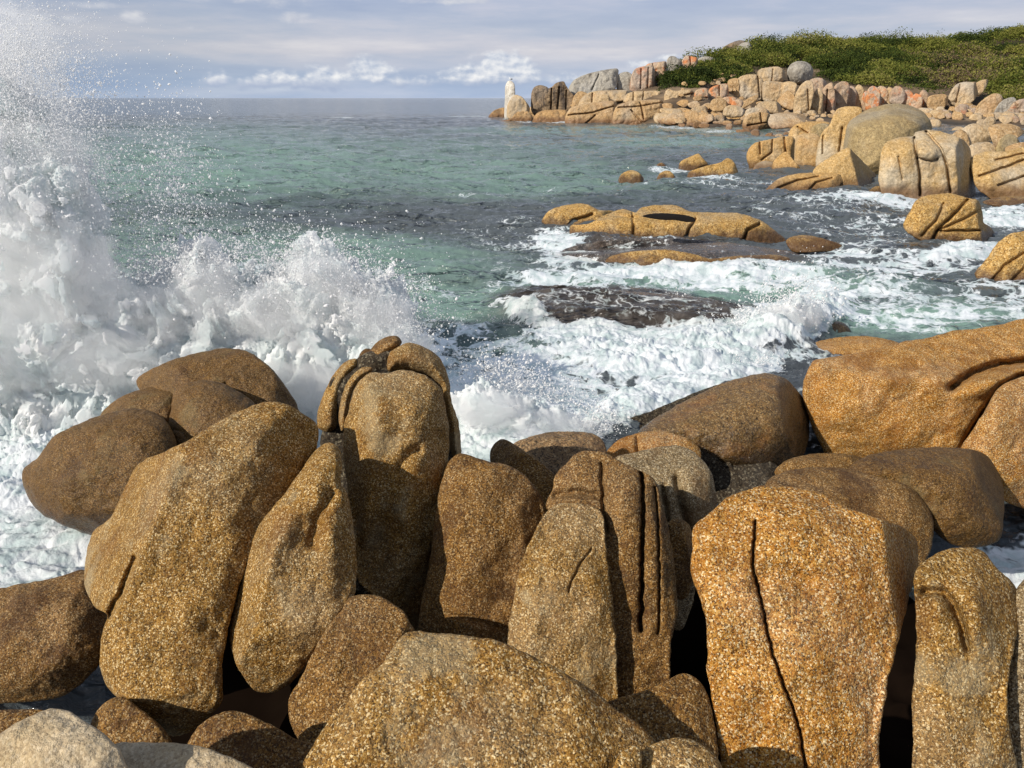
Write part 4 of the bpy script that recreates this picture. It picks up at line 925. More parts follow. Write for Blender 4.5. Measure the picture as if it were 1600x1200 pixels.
    ('big split boulder on the shore, largest between cleft and standing stone', 'tan', None, [(1160, 200), (1162, 186), (1172, 177), (1186, 175), (1202, 178), (1204, 196), (1196, 204), (1172, 206)], dict(base=203, el_=10, cracks=[([(1188, 176), (1190, 192)], 1.1, .6), ([(1168, 196), (1200, 191)], 1.1, .6)])),
    ('cracked pale boulder perched behind the big split boulder', 'cream', 118, [(1164, 182), (1166, 172), (1176, 168), (1192, 168), (1202, 174), (1200, 184), (1180, 184)], dict(el_=22)),
    ('smooth brown pavement slab below the ovoid standing stone', 'tan', 105, [(1200, 192), (1204, 180), (1218, 176), (1240, 176), (1260, 182), (1254, 194), (1230, 200), (1208, 202)], dict(el_=62)),
    ('flat tan boulder on the shore directly below the dark cleft', 'tan', None, [(1042, 192), (1044, 180), (1056, 176), (1078, 176), (1096, 182), (1096, 192), (1074, 198), (1050, 200)], dict(base=196, el_=30, cracks=[([(1062, 184), (1061, 196)], 1, .4)])),
    ('long golden outcrop behind the low cracked block of the cluster', 'blockgold', 66, [(1232, 216), (1234, 204), (1244, 194), (1262, 190), (1290, 190), (1302, 196), (1296, 210), (1270, 218), (1240, 226)], dict(el_=34, cracks=[([(1246, 198), (1262, 208)], 1.2, .3)])),
    ('dark edged round stone beside the long golden outcrop', 'greydome', 60, [(1266, 210), (1270, 198), (1280, 193), (1294, 194), (1300, 204), (1290, 212), (1274, 216)], dict(el_=22)),
]
for (lab, m, Y, poly, kw) in far:
    kw = dict(kw); nm = kw.pop('name', 'boulder'); ct = kw.pop('cat', 'boulder')
    if Y is not None: kw['Y'] = Y
    kw.setdefault('el_', 18)
    boulder(lab, M[m], poly, step=1.3, name=nm, cat=ct, group=HL if nm == 'boulder' else None, thick=1.6, rough=2.0, smooth=2, bevel=5, **kw)

# ribs of the orange stained cliff
ribs = [(1330, 134, 170, 9, 'pinkish'), (1342, 132, 168, 9, 'cream'), (1353, 142, 170, 8, 'lichen'), (1364, 134, 172, 12, 'lichen'), (1377, 134, 166, 13, 'lichen'), (1390, 136, 166, 10, 'cream'),
        (1402, 134, 160, 13, 'pinkish'), (1417, 140, 164, 12, 'lichen'), (1432, 146, 170, 12, 'lichen'), (1443, 140, 172, 9, 'pinkish'), (1320, 140, 176, 8, 'cream')]
rl = ['dark edged narrow rib at the left of the stained cliff', 'pale narrow rib second from the left of the stained cliff', 'thin orange rib left of the brightest orange face', 'rounded rib with the brightest orange left face', 'widest rib with vivid orange streaks',
      'white cracked rib right of the vivid orange streaks', 'low broad pinkish rib in the middle of the stained cliff', 'sloping rust coloured rib right of the broad pinkish one', 'pointed pale rib with one orange streak near the right end', 'last tan rib at the right end of the stained cliff', 'first short rib beside the broad shouldered grey rock']
rr_ = random.Random(5)
for (x, y0, y1, wd, m), lb in zip(ribs, rl):
    k = wd * .95
    poly = [(x - k, y1), (x - k * 1.05, y1 - (y1 - y0) * .45), (x - k * .7, y0 + 6), (x - k * .1, y0), (x + k * .6, y0 + 3), (x + k * 1.1, y0 + 12), (x + k * 1.0, y1 - 4), (x + k * .2, y1 + 6)]
    boulder(lb, M[m], poly, Y=152 + rr_.uniform(-2, 2), step=1.2, el_=6, az_=rr_.uniform(-22, 0), group='ribs of the orange stained cliff', thick=2.0, rough=1.4, bevel=3)


# fallen blocks filling the shore, bare rock and skyline; the largest are things, the smallest one mass of rubble
FALL = []


def fallen(n, x0, x1, f0, f1, s0, s1, mats, seed, label, group, el0=20):
    r = random.Random(seed)
    for i in range(n):
        x = r.uniform(x0, x1); t = r.uniform(f0, f1)
        (py,), (Y,) = terr(np.array([x]), np.array([t]))
        s = r.uniform(s0, s1) * (115 / Y) ** .6
        asp = r.uniform(.45, .8)
        ph = r.uniform(0, 6.28); nn = r.choice([5, 6, 6, 7])
        poly = []
        for k in range(nn):
            a_ = ph + k * 2 * math.pi / nn + r.uniform(-.25, .25)
            rr = s * r.uniform(.8, 1.3)
            poly.append((x + rr * math.cos(a_), py - s * asp * .5 + rr * asp * math.sin(a_)))
        FALL.append((s, label, group, r.choice(mats), poly, float(Y) - 1.0, r.uniform(el0, el0 + 25), r.uniform(-30, 20)))


fallen(100, 1040, 1310, .0, .24, 4.5, 9.5, ['tan', 'tan', 'goldfar', 'cream', 'blockgold'], 21, 'small fallen granite block in the jumble along the far shoreline', 'fallen blocks along the far shoreline')
fallen(24, 1028, 1125, .04, .36, 9, 17, ['tan', 'goldfar', 'cream'], 31, 'tan block in the jumble below the dark vertical cleft', 'fallen blocks below the cleft')
fallen(70, 1120, 1330, .22, .40, 4, 9, ['tan', 'cream', 'pinkish', 'greyfar'], 22, 'small pale block in the jumble at the foot of the far cliffs', 'fallen blocks at the cliff foot')
fallen(85, 1440, 1640, .05, .40, 6, 14, ['tan', 'cream', 'cream', 'pinkish'], 23, 'pale low block in the rocky flat behind the right hand cluster', 'low blocks of the rocky flat')
fallen(26, 1455, 1600, .38, .52, 5, 10, ['cream', 'pinkish', 'lichen', 'tan'], 24, 'pinkish block in the rubble under the scrub at the far right', 'rubble under the scrub')
fallen(30, 1060, 1160, .38, .66, 4, 8, ['tan', 'cream', 'greyfar'], 25, 'small bare rock showing among scrub on the headland slope', 'bare rocks on the slope')
fallen(12, 840, 1040, .02, .3, 4, 7, ['goldfar', 'tan'], 26, 'small golden rock at the waterline of the outer headland', 'small rocks at the outer waterline')

FALL.sort(key=lambda q: -q[0])
NIND = 296 - sum(1 for o in COL.objects if o.get('category') == 'boulder')
RV, RF, roff = [], [], 0
for n_, (s, label, group, m, poly, Y, el__, az__) in enumerate(FALL):
    kw = dict(step=1.3 if s < 9 else 1.6, el_=el__, az_=az__, thick=1.3, rough=1.6, R=s * .3, smooth=1, soft=.02, bevel=3)
    if n_ < NIND:
        boulder(label, M[m], poly, Y=Y, group=group, **kw)
    else:
        P_ = np.array(poly); ay_ = P_[:, 1].mean()
        V, F = shape(P_, zY(ay_, Y), P_[:, 0].mean(), ay_, **kw)
        RV.append(V); RF.append(F + roff); roff += len(V)
if RV:
    tag(make_mesh('rubble', np.vstack(RV), np.vstack(RF), M['tan']), 'smallest pale stones scattered between the larger blocks of the far shore', 'rubble', kind='stuff')

# ------------------------------------------------------------------ scrub
lm, lt = newmat('coastal_scrub')
at = lt.n('ShaderNodeAttribute', attribute_name='tint')
lc = lt.ramp(at.outputs['Fac'], [(0.0, (0.022, 0.032, 0.014)), (0.35, (0.070, 0.096, 0.022)), (0.6, (0.165, 0.178, 0.038)), (0.88, (0.27, 0.26, 0.065)), (1.0, (0.16, 0.11, 0.08))])
ldf = lt.n('ShaderNodeBsdfDiffuse', {'Color': lc}); ltr = lt.n('ShaderNodeBsdfTranslucent', {'Color': lc})
lmx = lt.n('ShaderNodeMixShader', {0: 0.25, 1: ldf, 2: ltr}); lt.n('ShaderNodeOutputMaterial', {0: lmx})


def leaves(P, s, tint, rs):
    n = len(P)
    a = rs.randn(n, 3); a /= np.linalg.norm(a, axis=1)[:, None]
    b = rs.randn(n, 3); b -= (b * a).sum(1)[:, None] * a; b /= np.linalg.norm(b, axis=1)[:, None]
    s = np.asarray(s).reshape(-1, 1)
    V = np.stack([P - a * s, P + b * s * .45, P + a * s, P - b * s * .45], 1).reshape(-1, 3)
    F = np.arange(4 * n).reshape(n, 4)
    return V, F, np.repeat(tint, 4)


def scrub_line(x):      # photo row of the lower edge of the scrub
    return np.interp(x, [1030, 1050, 1080, 1110, 1135, 1150, 1185, 1215, 1235, 1275, 1290, 1330, 1400, 1440, 1480, 1505, 1530, 1560, 1600, 1700],
                     [124, 135, 138, 124, 128, 118, 104, 103, 96, 104, 122, 132, 134, 140, 140, 128, 140, 152, 156, 160])


rs = np.random.RandomState(8)
Vs, Fs, Ts = [], [], []
off = 0
nb_ = 0
while nb_ < 1580:
    x = rs.uniform(1030, 1740); t = rs.uniform(.40, .98)
    P0, py, Y = terr_pos(np.array([x]), np.array([t])); P0 = P0[0]
    if py[0] > scrub_line(x): continue
    if x < 1120 and t > .9: continue
    nb_ += 1
    r = rs.uniform(1.2, 3.4) * (1.0 if x > 1130 else .7)
    if nb_ > 1510: r *= 1.7
    streak = 0.5 + 0.5 * math.sin(P0[0] * .30 + P0[1] * .30 + 2.0 * float(pn(np.array(P0) * .08)))
    n = int(170 * r)
    d3 = rs.randn(n, 3); d3 /= np.linalg.norm(d3, axis=1)[:, None]
    d3[:, 2] = np.abs(d3[:, 2]) * .9
    rad = rs.uniform(.55, 1.0, n) ** .5
    lump = 1 + .35 * pn(d3 * 2.2 + nb_ * 3.3) * 2
    P = P0 + d3 * (rad * lump * r)[:, None] * np.array([1.2, 1.2, .85]) + np.array([0, 0, -1.9 + 2.0 * streak + rs.uniform(-.2, .7)])
    base = float(np.clip(.42 + .25 * (streak - .5) + rs.uniform(-.26, .26) + 1.1 * float(pn(P0 * .09)) + .5 * float(pn(P0 * .03)), .05, .85))
    if nb_ > 1510: base = rs.choice([.15, .45, .6])
    if 1430 < x < 1560 and 85 < py[0] < 140 and rs.rand() < .5: base = .96
    tint = np.clip(base + rs.uniform(-.14, .14, n), 0, 1)
    V, F, T = leaves(P, rs.uniform(.13, .28, n), tint, rs)
    Vs.append(V); Fs.append(F + off); Ts.append(T); off += len(V)
V = np.vstack(Vs); F = np.vstack(Fs); T = np.concatenate(Ts).astype(np.float32)
o = make_mesh('scrub', V, F, lm, smooth=False)
o.data.attributes.new('tint', 'FLOAT', 'POINT').data.foreach_set('value', T)
tag(o, 'dense low wind shaped green coastal scrub covering the headland slope', 'scrub', kind='stuff')

# taller shrubs that stand clear of the skyline
bk, bkt = newmat('bark')
bkt.n('ShaderNodeOutputMaterial', {0: bkt.n('ShaderNodeBsdfPrincipled', {'Base Color': (.10, .08, .06), 'Roughness': .9})})
shr = [(1188, 74, 2.4, 'dark shrub on the skyline right beside the summit rocks'), (1206, 76, 1.9, 'second dark shrub on the skyline right of the summit rocks'), (1356, 64, 2.2, 'small flat topped tree standing clear on the skyline, leftmost of three'),
       (1380, 66, 2.8, 'rounded tree on the skyline between the flat topped tree and the broad one'), (1410, 66, 3.4, 'broad rounded tree on the skyline, widest of three'), (1562, 52, 3.4, 'dark crowned tree on the skyline near the right edge'), (1590, 50, 2.6, 'tree on the skyline cut by the right edge')]
for (x, py, r, lb) in shr:
    Y = 203.0 if x > 1250 else 196.0
    Pt = ray(x, py) * zY(py, Y) + np.array([0, 0, CAMH])
    root = bpy.data.objects.new('shrub_tree', None); COL.objects.link(root); root.location = (Pt[0], Pt[1], Pt[2] - 3.0)
    tag(root, lb, 'tree', 'trees standing on the skyline')
    n = 900
    d3 = rs.randn(n, 3); d3 /= np.linalg.norm(d3, axis=1)[:, None]
    lump = 1 + .7 * pn(d3 * 2.0 + x)
    P = d3 * (rs.uniform(.4, 1, n) ** .5 * lump * r)[:, None] * np.array([1.1, .9, .5]) + np.array([0, 0, 2.6])
    V, F, T = leaves(P, rs.uniform(.12, .24, n), np.clip(rs.uniform(.0, .35, n), 0, 1), rs)
    oc = make_mesh('crown', V, F, lm, parent=root, smooth=False)
    oc.data.attributes.new('tint', 'FLOAT', 'POINT').data.foreach_set('value', T.astype(np.float32))
    tv, tf = [], []
    for k, (z_, rr2, ox) in enumerate([(-1.5, .22, 0), (0, .18, .1), (1.3, .14, .25), (2.4, .08, .15)]):
        for j in range(6):
            tv.append((ox + rr2 * math.cos(j * math.pi / 3), rr2 * math.sin(j * math.pi / 3), z_))
    for k in range(3):
        for j in range(6):
            tf.append((k * 6 + j, k * 6 + (j + 1) % 6, (k + 1) * 6 + (j + 1) % 6, (k + 1) * 6 + j))
    make_mesh('trunk', tv, tf, bk, parent=root)

# gull on top of the white pillar
gm, g_ = newmat('gull_feathers')
gz = g_.n('ShaderNodeSeparateXYZ', {0: g_.n('ShaderNodeTexCoord').outputs['Object']})
g_.n('ShaderNodeOutputMaterial', {0: g_.n('ShaderNodeBsdfPrincipled', {'Base Color': g_.mix(g_.step(gz.outputs[0], -.10, -.02), (.82, .82, .80), (.25, .26, .28)), 'Roughness': .8})})
top = ray(798, 125.5) * zY(125.5, 150.5) + np.array([0, 0, CAMH])
gv, gf = [], []
secs = [(-.32, .42, .03, .03), (-.27, .45, .08, .09), (-.20, .42, .10, .11), (-.12, .30, .13, .14), (0, .24, .17, .17), (.15, .22, .15, .14), (.30, .24, .09, .08), (.50, .27, .03, .02)]
for (x_, z_, ry, rz) in secs:
    for j in range(12):
        a_ = j * math.pi / 6
        gv.append((x_, ry * math.cos(a_), z_ + rz * math.sin(a_)))
for k in range(len(secs) - 1):
    for j in range(12):
        gf.append((k * 12 + j, k * 12 + (j + 1) % 12, (k + 1) * 12 + (j + 1) % 12, (k + 1) * 12 + j))
gull = bpy.data.objects.new('gull', None); COL.objects.link(gull); gull.location = top; gull.scale = (.9, .9, .9)
tag(gull, 'small gull perched on top of the white pillar rock', 'bird')
make_mesh('body', gv, gf, gm, parent=gull)
lgm, lg_ = newmat('gull_leg'); lg_.n('ShaderNodeOutputMaterial', {0: lg_.n('ShaderNodeBsdfPrincipled', {'Base Color': (.6, .2, .08)})})
for sy in (-1, 1):
    lv = [(.02 + .012 * math.cos(j * math.pi / 3), sy * .06 + .012 * math.sin(j * math.pi / 3), z_) for z_ in (-.02, .14) for j in range(6)]
    make_mesh('leg', lv, [(j, (j + 1) % 6, 6 + (j + 1) % 6, 6 + j) for j in range(6)], lgm, parent=gull)
# ------------------------------------------------------------------ the sea
# authored in photo positions on the flat sea, then built as real world geometry


def field(px, py, L):
    out = np.zeros(px.shape, np.float32)
    for (cx, cy, rx, ry, rot, amp) in L:
        c_, s_ = math.cos(math.radians(rot)), math.sin(math.radians(rot))
        u = ((px - cx) * c_ + (py - cy) * s_) / rx; v = (-(px - cx) * s_ + (py - cy) * c_) / ry
        r2 = u * u + v * v
        out = np.maximum(out, amp * np.exp(-r2 * r2 * .7))
    return out


FOAM = [  # lacy to solid
    (300, 640, 420, 210, 0, 1.15), (40, 850, 150, 130, 0, 1.2), (-60, 600, 260, 160, 0, 1.1), (480, 620, 220, 110, 0, 1.2), (760, 670, 160, 70, 5, 1.2), (850, 600, 150, 60, 10, .80),
    (700, 520, 90, 50, 20, .52), (640, 460, 110, 40, 20, .50), (760, 470, 160, 22, 2, .50), (830, 500, 60, 14, 20, .85), (940, 545, 120, 26, 8, 1.1), (1050, 560, 170, 42, -4, 1.05), (1230, 505, 110, 40, -25, 1.6),
    (1110, 600, 120, 26, -16, 1.35), (1000, 640, 110, 30, -18, 1.05), (900, 650, 90, 50, 0, 1.0), (1150, 432, 250, 18, 3, .80), (1050, 425, 180, 10, 0, 1.1), (1350, 460, 120, 50, 10, .68), (1350, 425, 90, 14, 4, .86), (1450, 495, 180, 34, 4, .57),
    (1550, 480, 120, 40, 0, .55), (930, 440, 200, 18, 2, .6), (980, 488, 200, 36, 4, .50), (1060, 398, 190, 22, 3, .48), (880, 395, 60, 34, 20, .75), (800, 390, 120, 60, 10, .42), (1350, 330, 160, 40, 0, .48), (1500, 400, 90, 14, -8, .95), (1430, 410, 120, 22, 4, .62), (1570, 345, 70, 22, 0, .8),
    (1400, 375, 140, 26, 0, .52), (1300, 400, 90, 14, 0, .85), (1330, 312, 70, 8, 0, .7), (1400, 312, 50, 8, 0, .8), (1240, 330, 140, 26, 0, .44), (1150, 290, 120, 14, 0, .42), (1100, 282, 90, 5, 0, .55), (1050, 264, 40, 4, 0, .6), (990, 290, 40, 4, 0, .45),
    (820, 186, 40, 1.6, 0, .75), (860, 191, 60, 1.6, 0, .75), (1060, 199, 60, 1.8, 0, .6), (530, 184, 30, 1.2, 0, .55), (730, 182, 40, 1.5, 0, .55), (1120, 205, 60, 2, 0, .55), (600, 240, 300, 20, 0, .28), (850, 310, 300, 50, 0, .30), (1270, 560, 60, 20, 0, .62), (1270, 620, 40, 60, 0, .40),
    (1090, 765, 60, 40, 0, .7), (1560, 880, 120, 60, 0, .66), (120, 900, 60, 30, -20, 1.1)]
SOLID_H = [  # where the surf is piled up: height in metres
    (40, 840, 150, 110, 0, .10), (300, 640, 330, 90, 0, .40), (60, 660, 180, 120, 0, .50), (760, 660, 130, 60, 8, .28), (930, 552, 140, 26, 8, .35), (1080, 560, 160, 28, -6, .40), (1230, 520, 90, 30, -25, .55), (1110, 605, 90, 20, -16, .22), (1000, 640, 90, 26, -18, .25),
    (1070, 425, 200, 9, 1, .22), (1350, 440, 100, 16, 6, .22), (1500, 402, 60, 9, -8, .28), (830, 500, 50, 10, 20, .2), (1560, 345, 50, 10, 0, .2), (640, 455, 70, 14, 15, .14)]
GREEN = [(330, 260, 330, 60, 0, .9), (700, 270, 330, 36, 2, .75), (560, 400, 240, 36, 5, .8), (960, 205, 280, 8, 0, .7), (1060, 222, 160, 10, 0, .8), (260, 410, 240, 70, 0, .6), (1100, 450, 330, 26, 0, 1.0), (1420, 500, 170, 30, 0, 1.0), (700, 470, 160, 34, 0, .9), (760, 550, 120, 60, 0, .5), (1540, 900, 120, 40, 0, .6), (500, 235, 500, 22, 0, .6)]
REEF = [(490, 318, 190, 16, 3, .5), (560, 350, 160, 10, 3, .35), (960, 340, 120, 40, 0, .5), (700, 580, 90, 50, 0, .6), (960, 500, 200, 40, 0, .7), (1200, 560, 120, 60, 0, .6), (1450, 440, 120, 24, 0, .5), (420, 180, 500, 9, 0, .5), (890, 262, 30, 3, 0, .6), (1000, 208, 90, 3, 0, .9), (1230, 640, 60, 60, 0, .6)]

FILM = [(980, 488, 190, 36, 4, 1.0), (1060, 400, 190, 24, 3, .7), (1100, 640, 60, 10, -18, .6)]

xs = np.concatenate([np.linspace(-2600, -260, 60), np.linspace(-255, 1900, 1180), np.linspace(1910, 4200, 60)])
ys = np.concatenate([[153.12, 153.25, 153.4, 153.7], np.arange(154, 200, .45), np.arange(200, 380, .62), np.arange(380, 760, .95), np.arange(760, 960, 1.8), np.arange(960, 1400, 12)])
PX, PY = np.meshgrid(xs, ys)
r = ray(PX, PY)
Zs = -CAMH / r[..., 2]
P = r * Zs[..., None]
X, Y = P[..., 0], P[..., 1]
H = np.zeros_like(X)
rng = np.random.RandomState(3)
dist = np.hypot(X, Y)
rowstep = np.abs(np.gradient(Y, axis=0)) + 1e-6
for i in range(46):
    lam = 0.28 * (1.16 ** i) * .55
    if lam > 16: continue
    th = math.radians(rng.normal(100, 32))           # travel direction, mostly toward the shore
    k = 2 * math.pi / lam
    amp = 0.0185 * lam ** .5
    ph = rng.uniform(0, 6.28)
    wob = .8 * pn(np.stack([X / (lam * 5), Y / (lam * 5), np.full_like(X, i * 1.7)], -1)) * 2
    att = np.clip(1.6 - 4.2 * rowstep / lam, 0, 1)
    s_ = np.sin(k * (X * math.cos(th) + Y * math.sin(th)) + ph + wob * 2)
    H += amp * att * (.7 * s_ + 0.7 * (1.53 - 2 * np.sqrt(np.abs(s_))))
H *= 1.25
shal = np.clip((PY - 153) / 60, 0, 1)
H *= .55 + .6 * np.clip((470 - PY) / 300, 0, 1)
wp = np.stack([X * 1.1, Y * 1.1, 0 * X], -1)
warp = np.stack([X + .5 * fbm(wp, 3) * 2, Y + .5 * fbm(wp + 31, 3) * 2, 0 * X], -1)
wpx = PX + 34 * fbm(wp * .8 + 5, 4) * (CAMH * 4 / np.maximum(dist, 4)) ** .5
wpy = PY + 16 * fbm(wp * .8 + 11, 4) * (CAMH * 4 / np.maximum(dist, 4)) ** .8
foam = field(wpx, wpy, FOAM)
pile = field(wpx, wpy, SOLID_H)
b1 = fbm(warp * 1.6, 5, gain=.55, billow=True)
H += pile * (0.8 + .48 * b1 + .22 * fbm(warp * 8.0, 3, billow=True) + .10 * fbm(warp * 24.0, 2, billow=True))
film = field(PX + 12 * fbm(wp + 80, 3), PY + 5 * fbm(wp + 90, 3), FILM)
H += film * .20
H += np.clip(foam - .35, 0, 1) * .055 * fbm(warp * 5.0, 3, billow=True)
green = field(wpx, wpy, GREEN); reef = field(PX + 20 * fbm(wp * .5 + 50, 3), PY + 8 * fbm(wp * .5 + 60, 3), REEF)
H[-20:, :] = np.minimum(H[-20:, :], 0)
Vw = np.stack([X, Y, H], -1)
hh, ww = X.shape
I = np.arange(hh * ww).reshape(hh, ww)
Fw = np.stack([I[:-1, :-1], I[1:, :-1], I[1:, 1:], I[:-1, 1:]], -1).reshape(-1, 4)
wm, t = newmat('sea_water')
geo = t.n('ShaderNodeNewGeometry'); pos = geo.outputs['Position']
fo = t.n('ShaderNodeAttribute', attribute_name='foam').outputs['Fac']
gr = t.n('ShaderNodeAttribute', attribute_name='green').outputs['Fac']
rf = t.n('ShaderNodeAttribute', attribute_name='reef').outputs['Fac']
n1 = t.n('ShaderNodeTexNoise', {'Vector': pos, 'Scale': .35, 'Detail': 4}).outputs[0]
wc = t.mix(gr, (0.075, 0.088, 0.095), (0.165, 0.262, 0.222))
wc = t.mix(t.m('MULTIPLY', rf, t.step(n1, .35, .6)), wc, (0.035, 0.040, 0.050))
fi = t.n('ShaderNodeAttribute', attribute_name='film').outputs['Fac']
nfi = t.n('ShaderNodeTexNoise', {'Vector': pos, 'Scale': 2.2, 'Detail': 7, 'Roughness': .65}).outputs[0]
wc = t.mix(t.step(fi, .15, .6), wc, t.ramp(nfi, [(.35, (.020, .016, .013)), (.5, (.050, .041, .034)), (.66, (.10, .088, .078))]))
# lacy foam
dn = t.n('ShaderNodeTexNoise', {'Vector': pos, 'Scale': 1.5, 'Detail': 3})
dv = t.n('ShaderNodeVectorMath', {0: dn.outputs['Color'], 'Scale': 1.1}, operation='SCALE')
pv = t.n('ShaderNodeVectorMath', {0: pos, 1: dv}, operation='ADD')
va = t.n('ShaderNodeTexVoronoi', {'Vector': pv, 'Scale': 2.1}, feature='DISTANCE_TO_EDGE').outputs['Distance']
vb = t.n('ShaderNodeTexVoronoi', {'Vector': pv, 'Scale': 6.5}, feature='DISTANCE_TO_EDGE').outputs['Distance']
nf = t.n('ShaderNodeTexNoise', {'Vector': pos, 'Scale': 14.0, 'Detail': 5, 'Roughness': .65}).outputs[0]
nm = t.n('ShaderNodeTexNoise', {'Vector': pv, 'Scale': 2.0, 'Detail': 6, 'Roughness': .65}).outputs[0]
lace = t.m('SUBTRACT', 1.0, t.m('MULTIPLY', va, 2.6), clamp=True)
lace2 = t.m('SUBTRACT', 1.0, t.m('MULTIPLY', vb, 2.4), clamp=True)
pat = t.m('ADD', t.m('ADD', t.m('MULTIPLY', lace, .34), t.m('MULTIPLY', lace2, .20)), t.m('ADD', t.m('MULTIPLY', nf, .26), t.m('MULTIPLY', nm, .42)))
npat = t.n('ShaderNodeTexNoise', {'Vector': t.n('ShaderNodeMapping', {'Vector': pv, 'Scale': (.6, 1.2, 1)}), 'Scale': .75, 'Detail': 3, 'Roughness': .55}).outputs[0]
fm = t.step(t.m('SUBTRACT', t.m('ADD', pat, t.m('MULTIPLY', t.m('SUBTRACT', npat, .5), .85)), t.m('SUBTRACT', 1.18, fo)), 0.0, 0.22)
nsoft = t.n('ShaderNodeTexNoise', {'Vector': pv, 'Scale': 3.2, 'Detail': 7, 'Roughness': .6}).outputs[0]
fcol = t.mix(t.step(nsoft, .35, .62), (0.55, 0.64, 0.63), (0.86, 0.88, 0.88))
# ripples
wv = t.n('ShaderNodeVectorMath', {0: dn.outputs['Color'], 'Scale': .5}, operation='SCALE')
pw = t.n('ShaderNodeVectorMath', {0: pos, 1: wv}, operation='ADD')
rip = t.n('ShaderNodeTexNoise', {'Vector': t.n('ShaderNodeMapping', {'Vector': pw, 'Scale': (0.55, 1.5, 1)}), 'Scale': 3.0, 'Detail': 6, 'Roughness': .66}).outputs[0]
rip2 = t.n('ShaderNodeTexNoise', {'Vector': t.n('ShaderNodeMapping', {'Vector': pw, 'Scale': (0.5, 1.3, 1)}), 'Scale': .55, 'Detail': 3, 'Roughness': .6}).outputs[0]
camd = t.n('ShaderNodeVectorMath', {0: pos, 1: (0, 0, 4)}, operation='DISTANCE').outputs['Value']
sp = t.n('ShaderNodeTexNoise', {'Vector': t.n('ShaderNodeMapping', {'Vector': pw, 'Scale': (0.38, 1.5, 1)}), 'Scale': 1.15, 'Detail': 3, 'Roughness': .55}).outputs[0]
sp = t.m('POWER', t.step(sp, .48, .72), 1.5)
rip3 = t.n('ShaderNodeTexNoise', {'Vector': t.n('ShaderNodeMapping', {'Vector': pw, 'Scale': (0.35, 1.1, 1)}), 'Scale': .16, 'Detail': 2, 'Roughness': .5}).outputs[0]
rip = t.m('ADD', t.m('ADD', t.m('ADD', t.m('MULTIPLY', rip, .085), t.m('MULTIPLY', rip2, .35)), t.m('MULTIPLY', sp, .30)), t.m('MULTIPLY', rip3, 1.1))
bp = t.n('ShaderNodeBump', {'Height': rip, 'Strength': 1.0, 'Distance': .85})
fb = t.m('ADD', t.m('MULTIPLY', nf, .6), t.m('MULTIPLY', t.n('ShaderNodeTexNoise', {'Vector': pv, 'Scale': 34.0, 'Detail': 4}).outputs[0], .5))
bpf = t.n('ShaderNodeBump', {'Height': t.m('ADD', fb, t.m('MULTIPLY', nsoft, 1.2)), 'Strength': .45, 'Distance': 0.05})
wb = t.n('ShaderNodeBsdfPrincipled', {'Base Color': wc, 'Roughness': .09, 'IOR': 1.333, 'Normal': bp})
fbs = t.n('ShaderNodeMixShader', {0: .35, 1: t.n('ShaderNodeBsdfDiffuse', {'Color': fcol, 'Normal': bpf}), 2: t.n('ShaderNodeBsdfTranslucent', {'Color': fcol})})
t.n('ShaderNodeOutputMaterial', {0: t.n('ShaderNodeMixShader', {0: fm, 1: wb, 2: fbs})})
sea = make_mesh('sea', Vw.reshape(-1, 3), Fw, wm)
sea.data.transform(__import__('mathutils').Matrix.Identity(4))
for nme, arr in (('foam', foam), ('green', green), ('reef', reef), ('film', film)):
    sea.data.attributes.new(nme, 'FLOAT', 'POINT').data.foreach_set('value', arr.astype(np.float32).ravel())
tag(sea, kind='structure')
# ------------------------------------------------------------------ breaking surf thrown into the air
import openvdb
fmt, ft = newmat('white_water')
fn = ft.n('ShaderNodeTexNoise', {'Vector': ft.n('ShaderNodeNewGeometry').outputs['Position'], 'Scale': 3.0, 'Detail': 6, 'Roughness': .6}).outputs[0]
fc = ft.mix(ft.step(fn, .36, .62), (0.84, 0.90, 0.90), (0.97, 0.97, 0.97))
fb_ = ft.n('ShaderNodeBump', {'Height': ft.n('ShaderNodeTexNoise', {'Vector': ft.n('ShaderNodeNewGeometry').outputs['Position'], 'Scale': 45.0, 'Detail': 5, 'Roughness': .7}).outputs[0], 'Strength': .5, 'Distance': .03})
ft.n('ShaderNodeOutputMaterial', {0: ft.n('ShaderNodeMixShader', {0: .5, 1: ft.n('ShaderNodeBsdfDiffuse', {'Color': fc, 'Normal': fb_}), 2: ft.n('ShaderNodeBsdfTranslucent', {'Color': fc})})})
M['foam'] = fmt


def sdpoly(P, X):
    d = segdist(X, P, np.roll(P, -1, 0))
    return np.where(inside(P, X), d, -d)


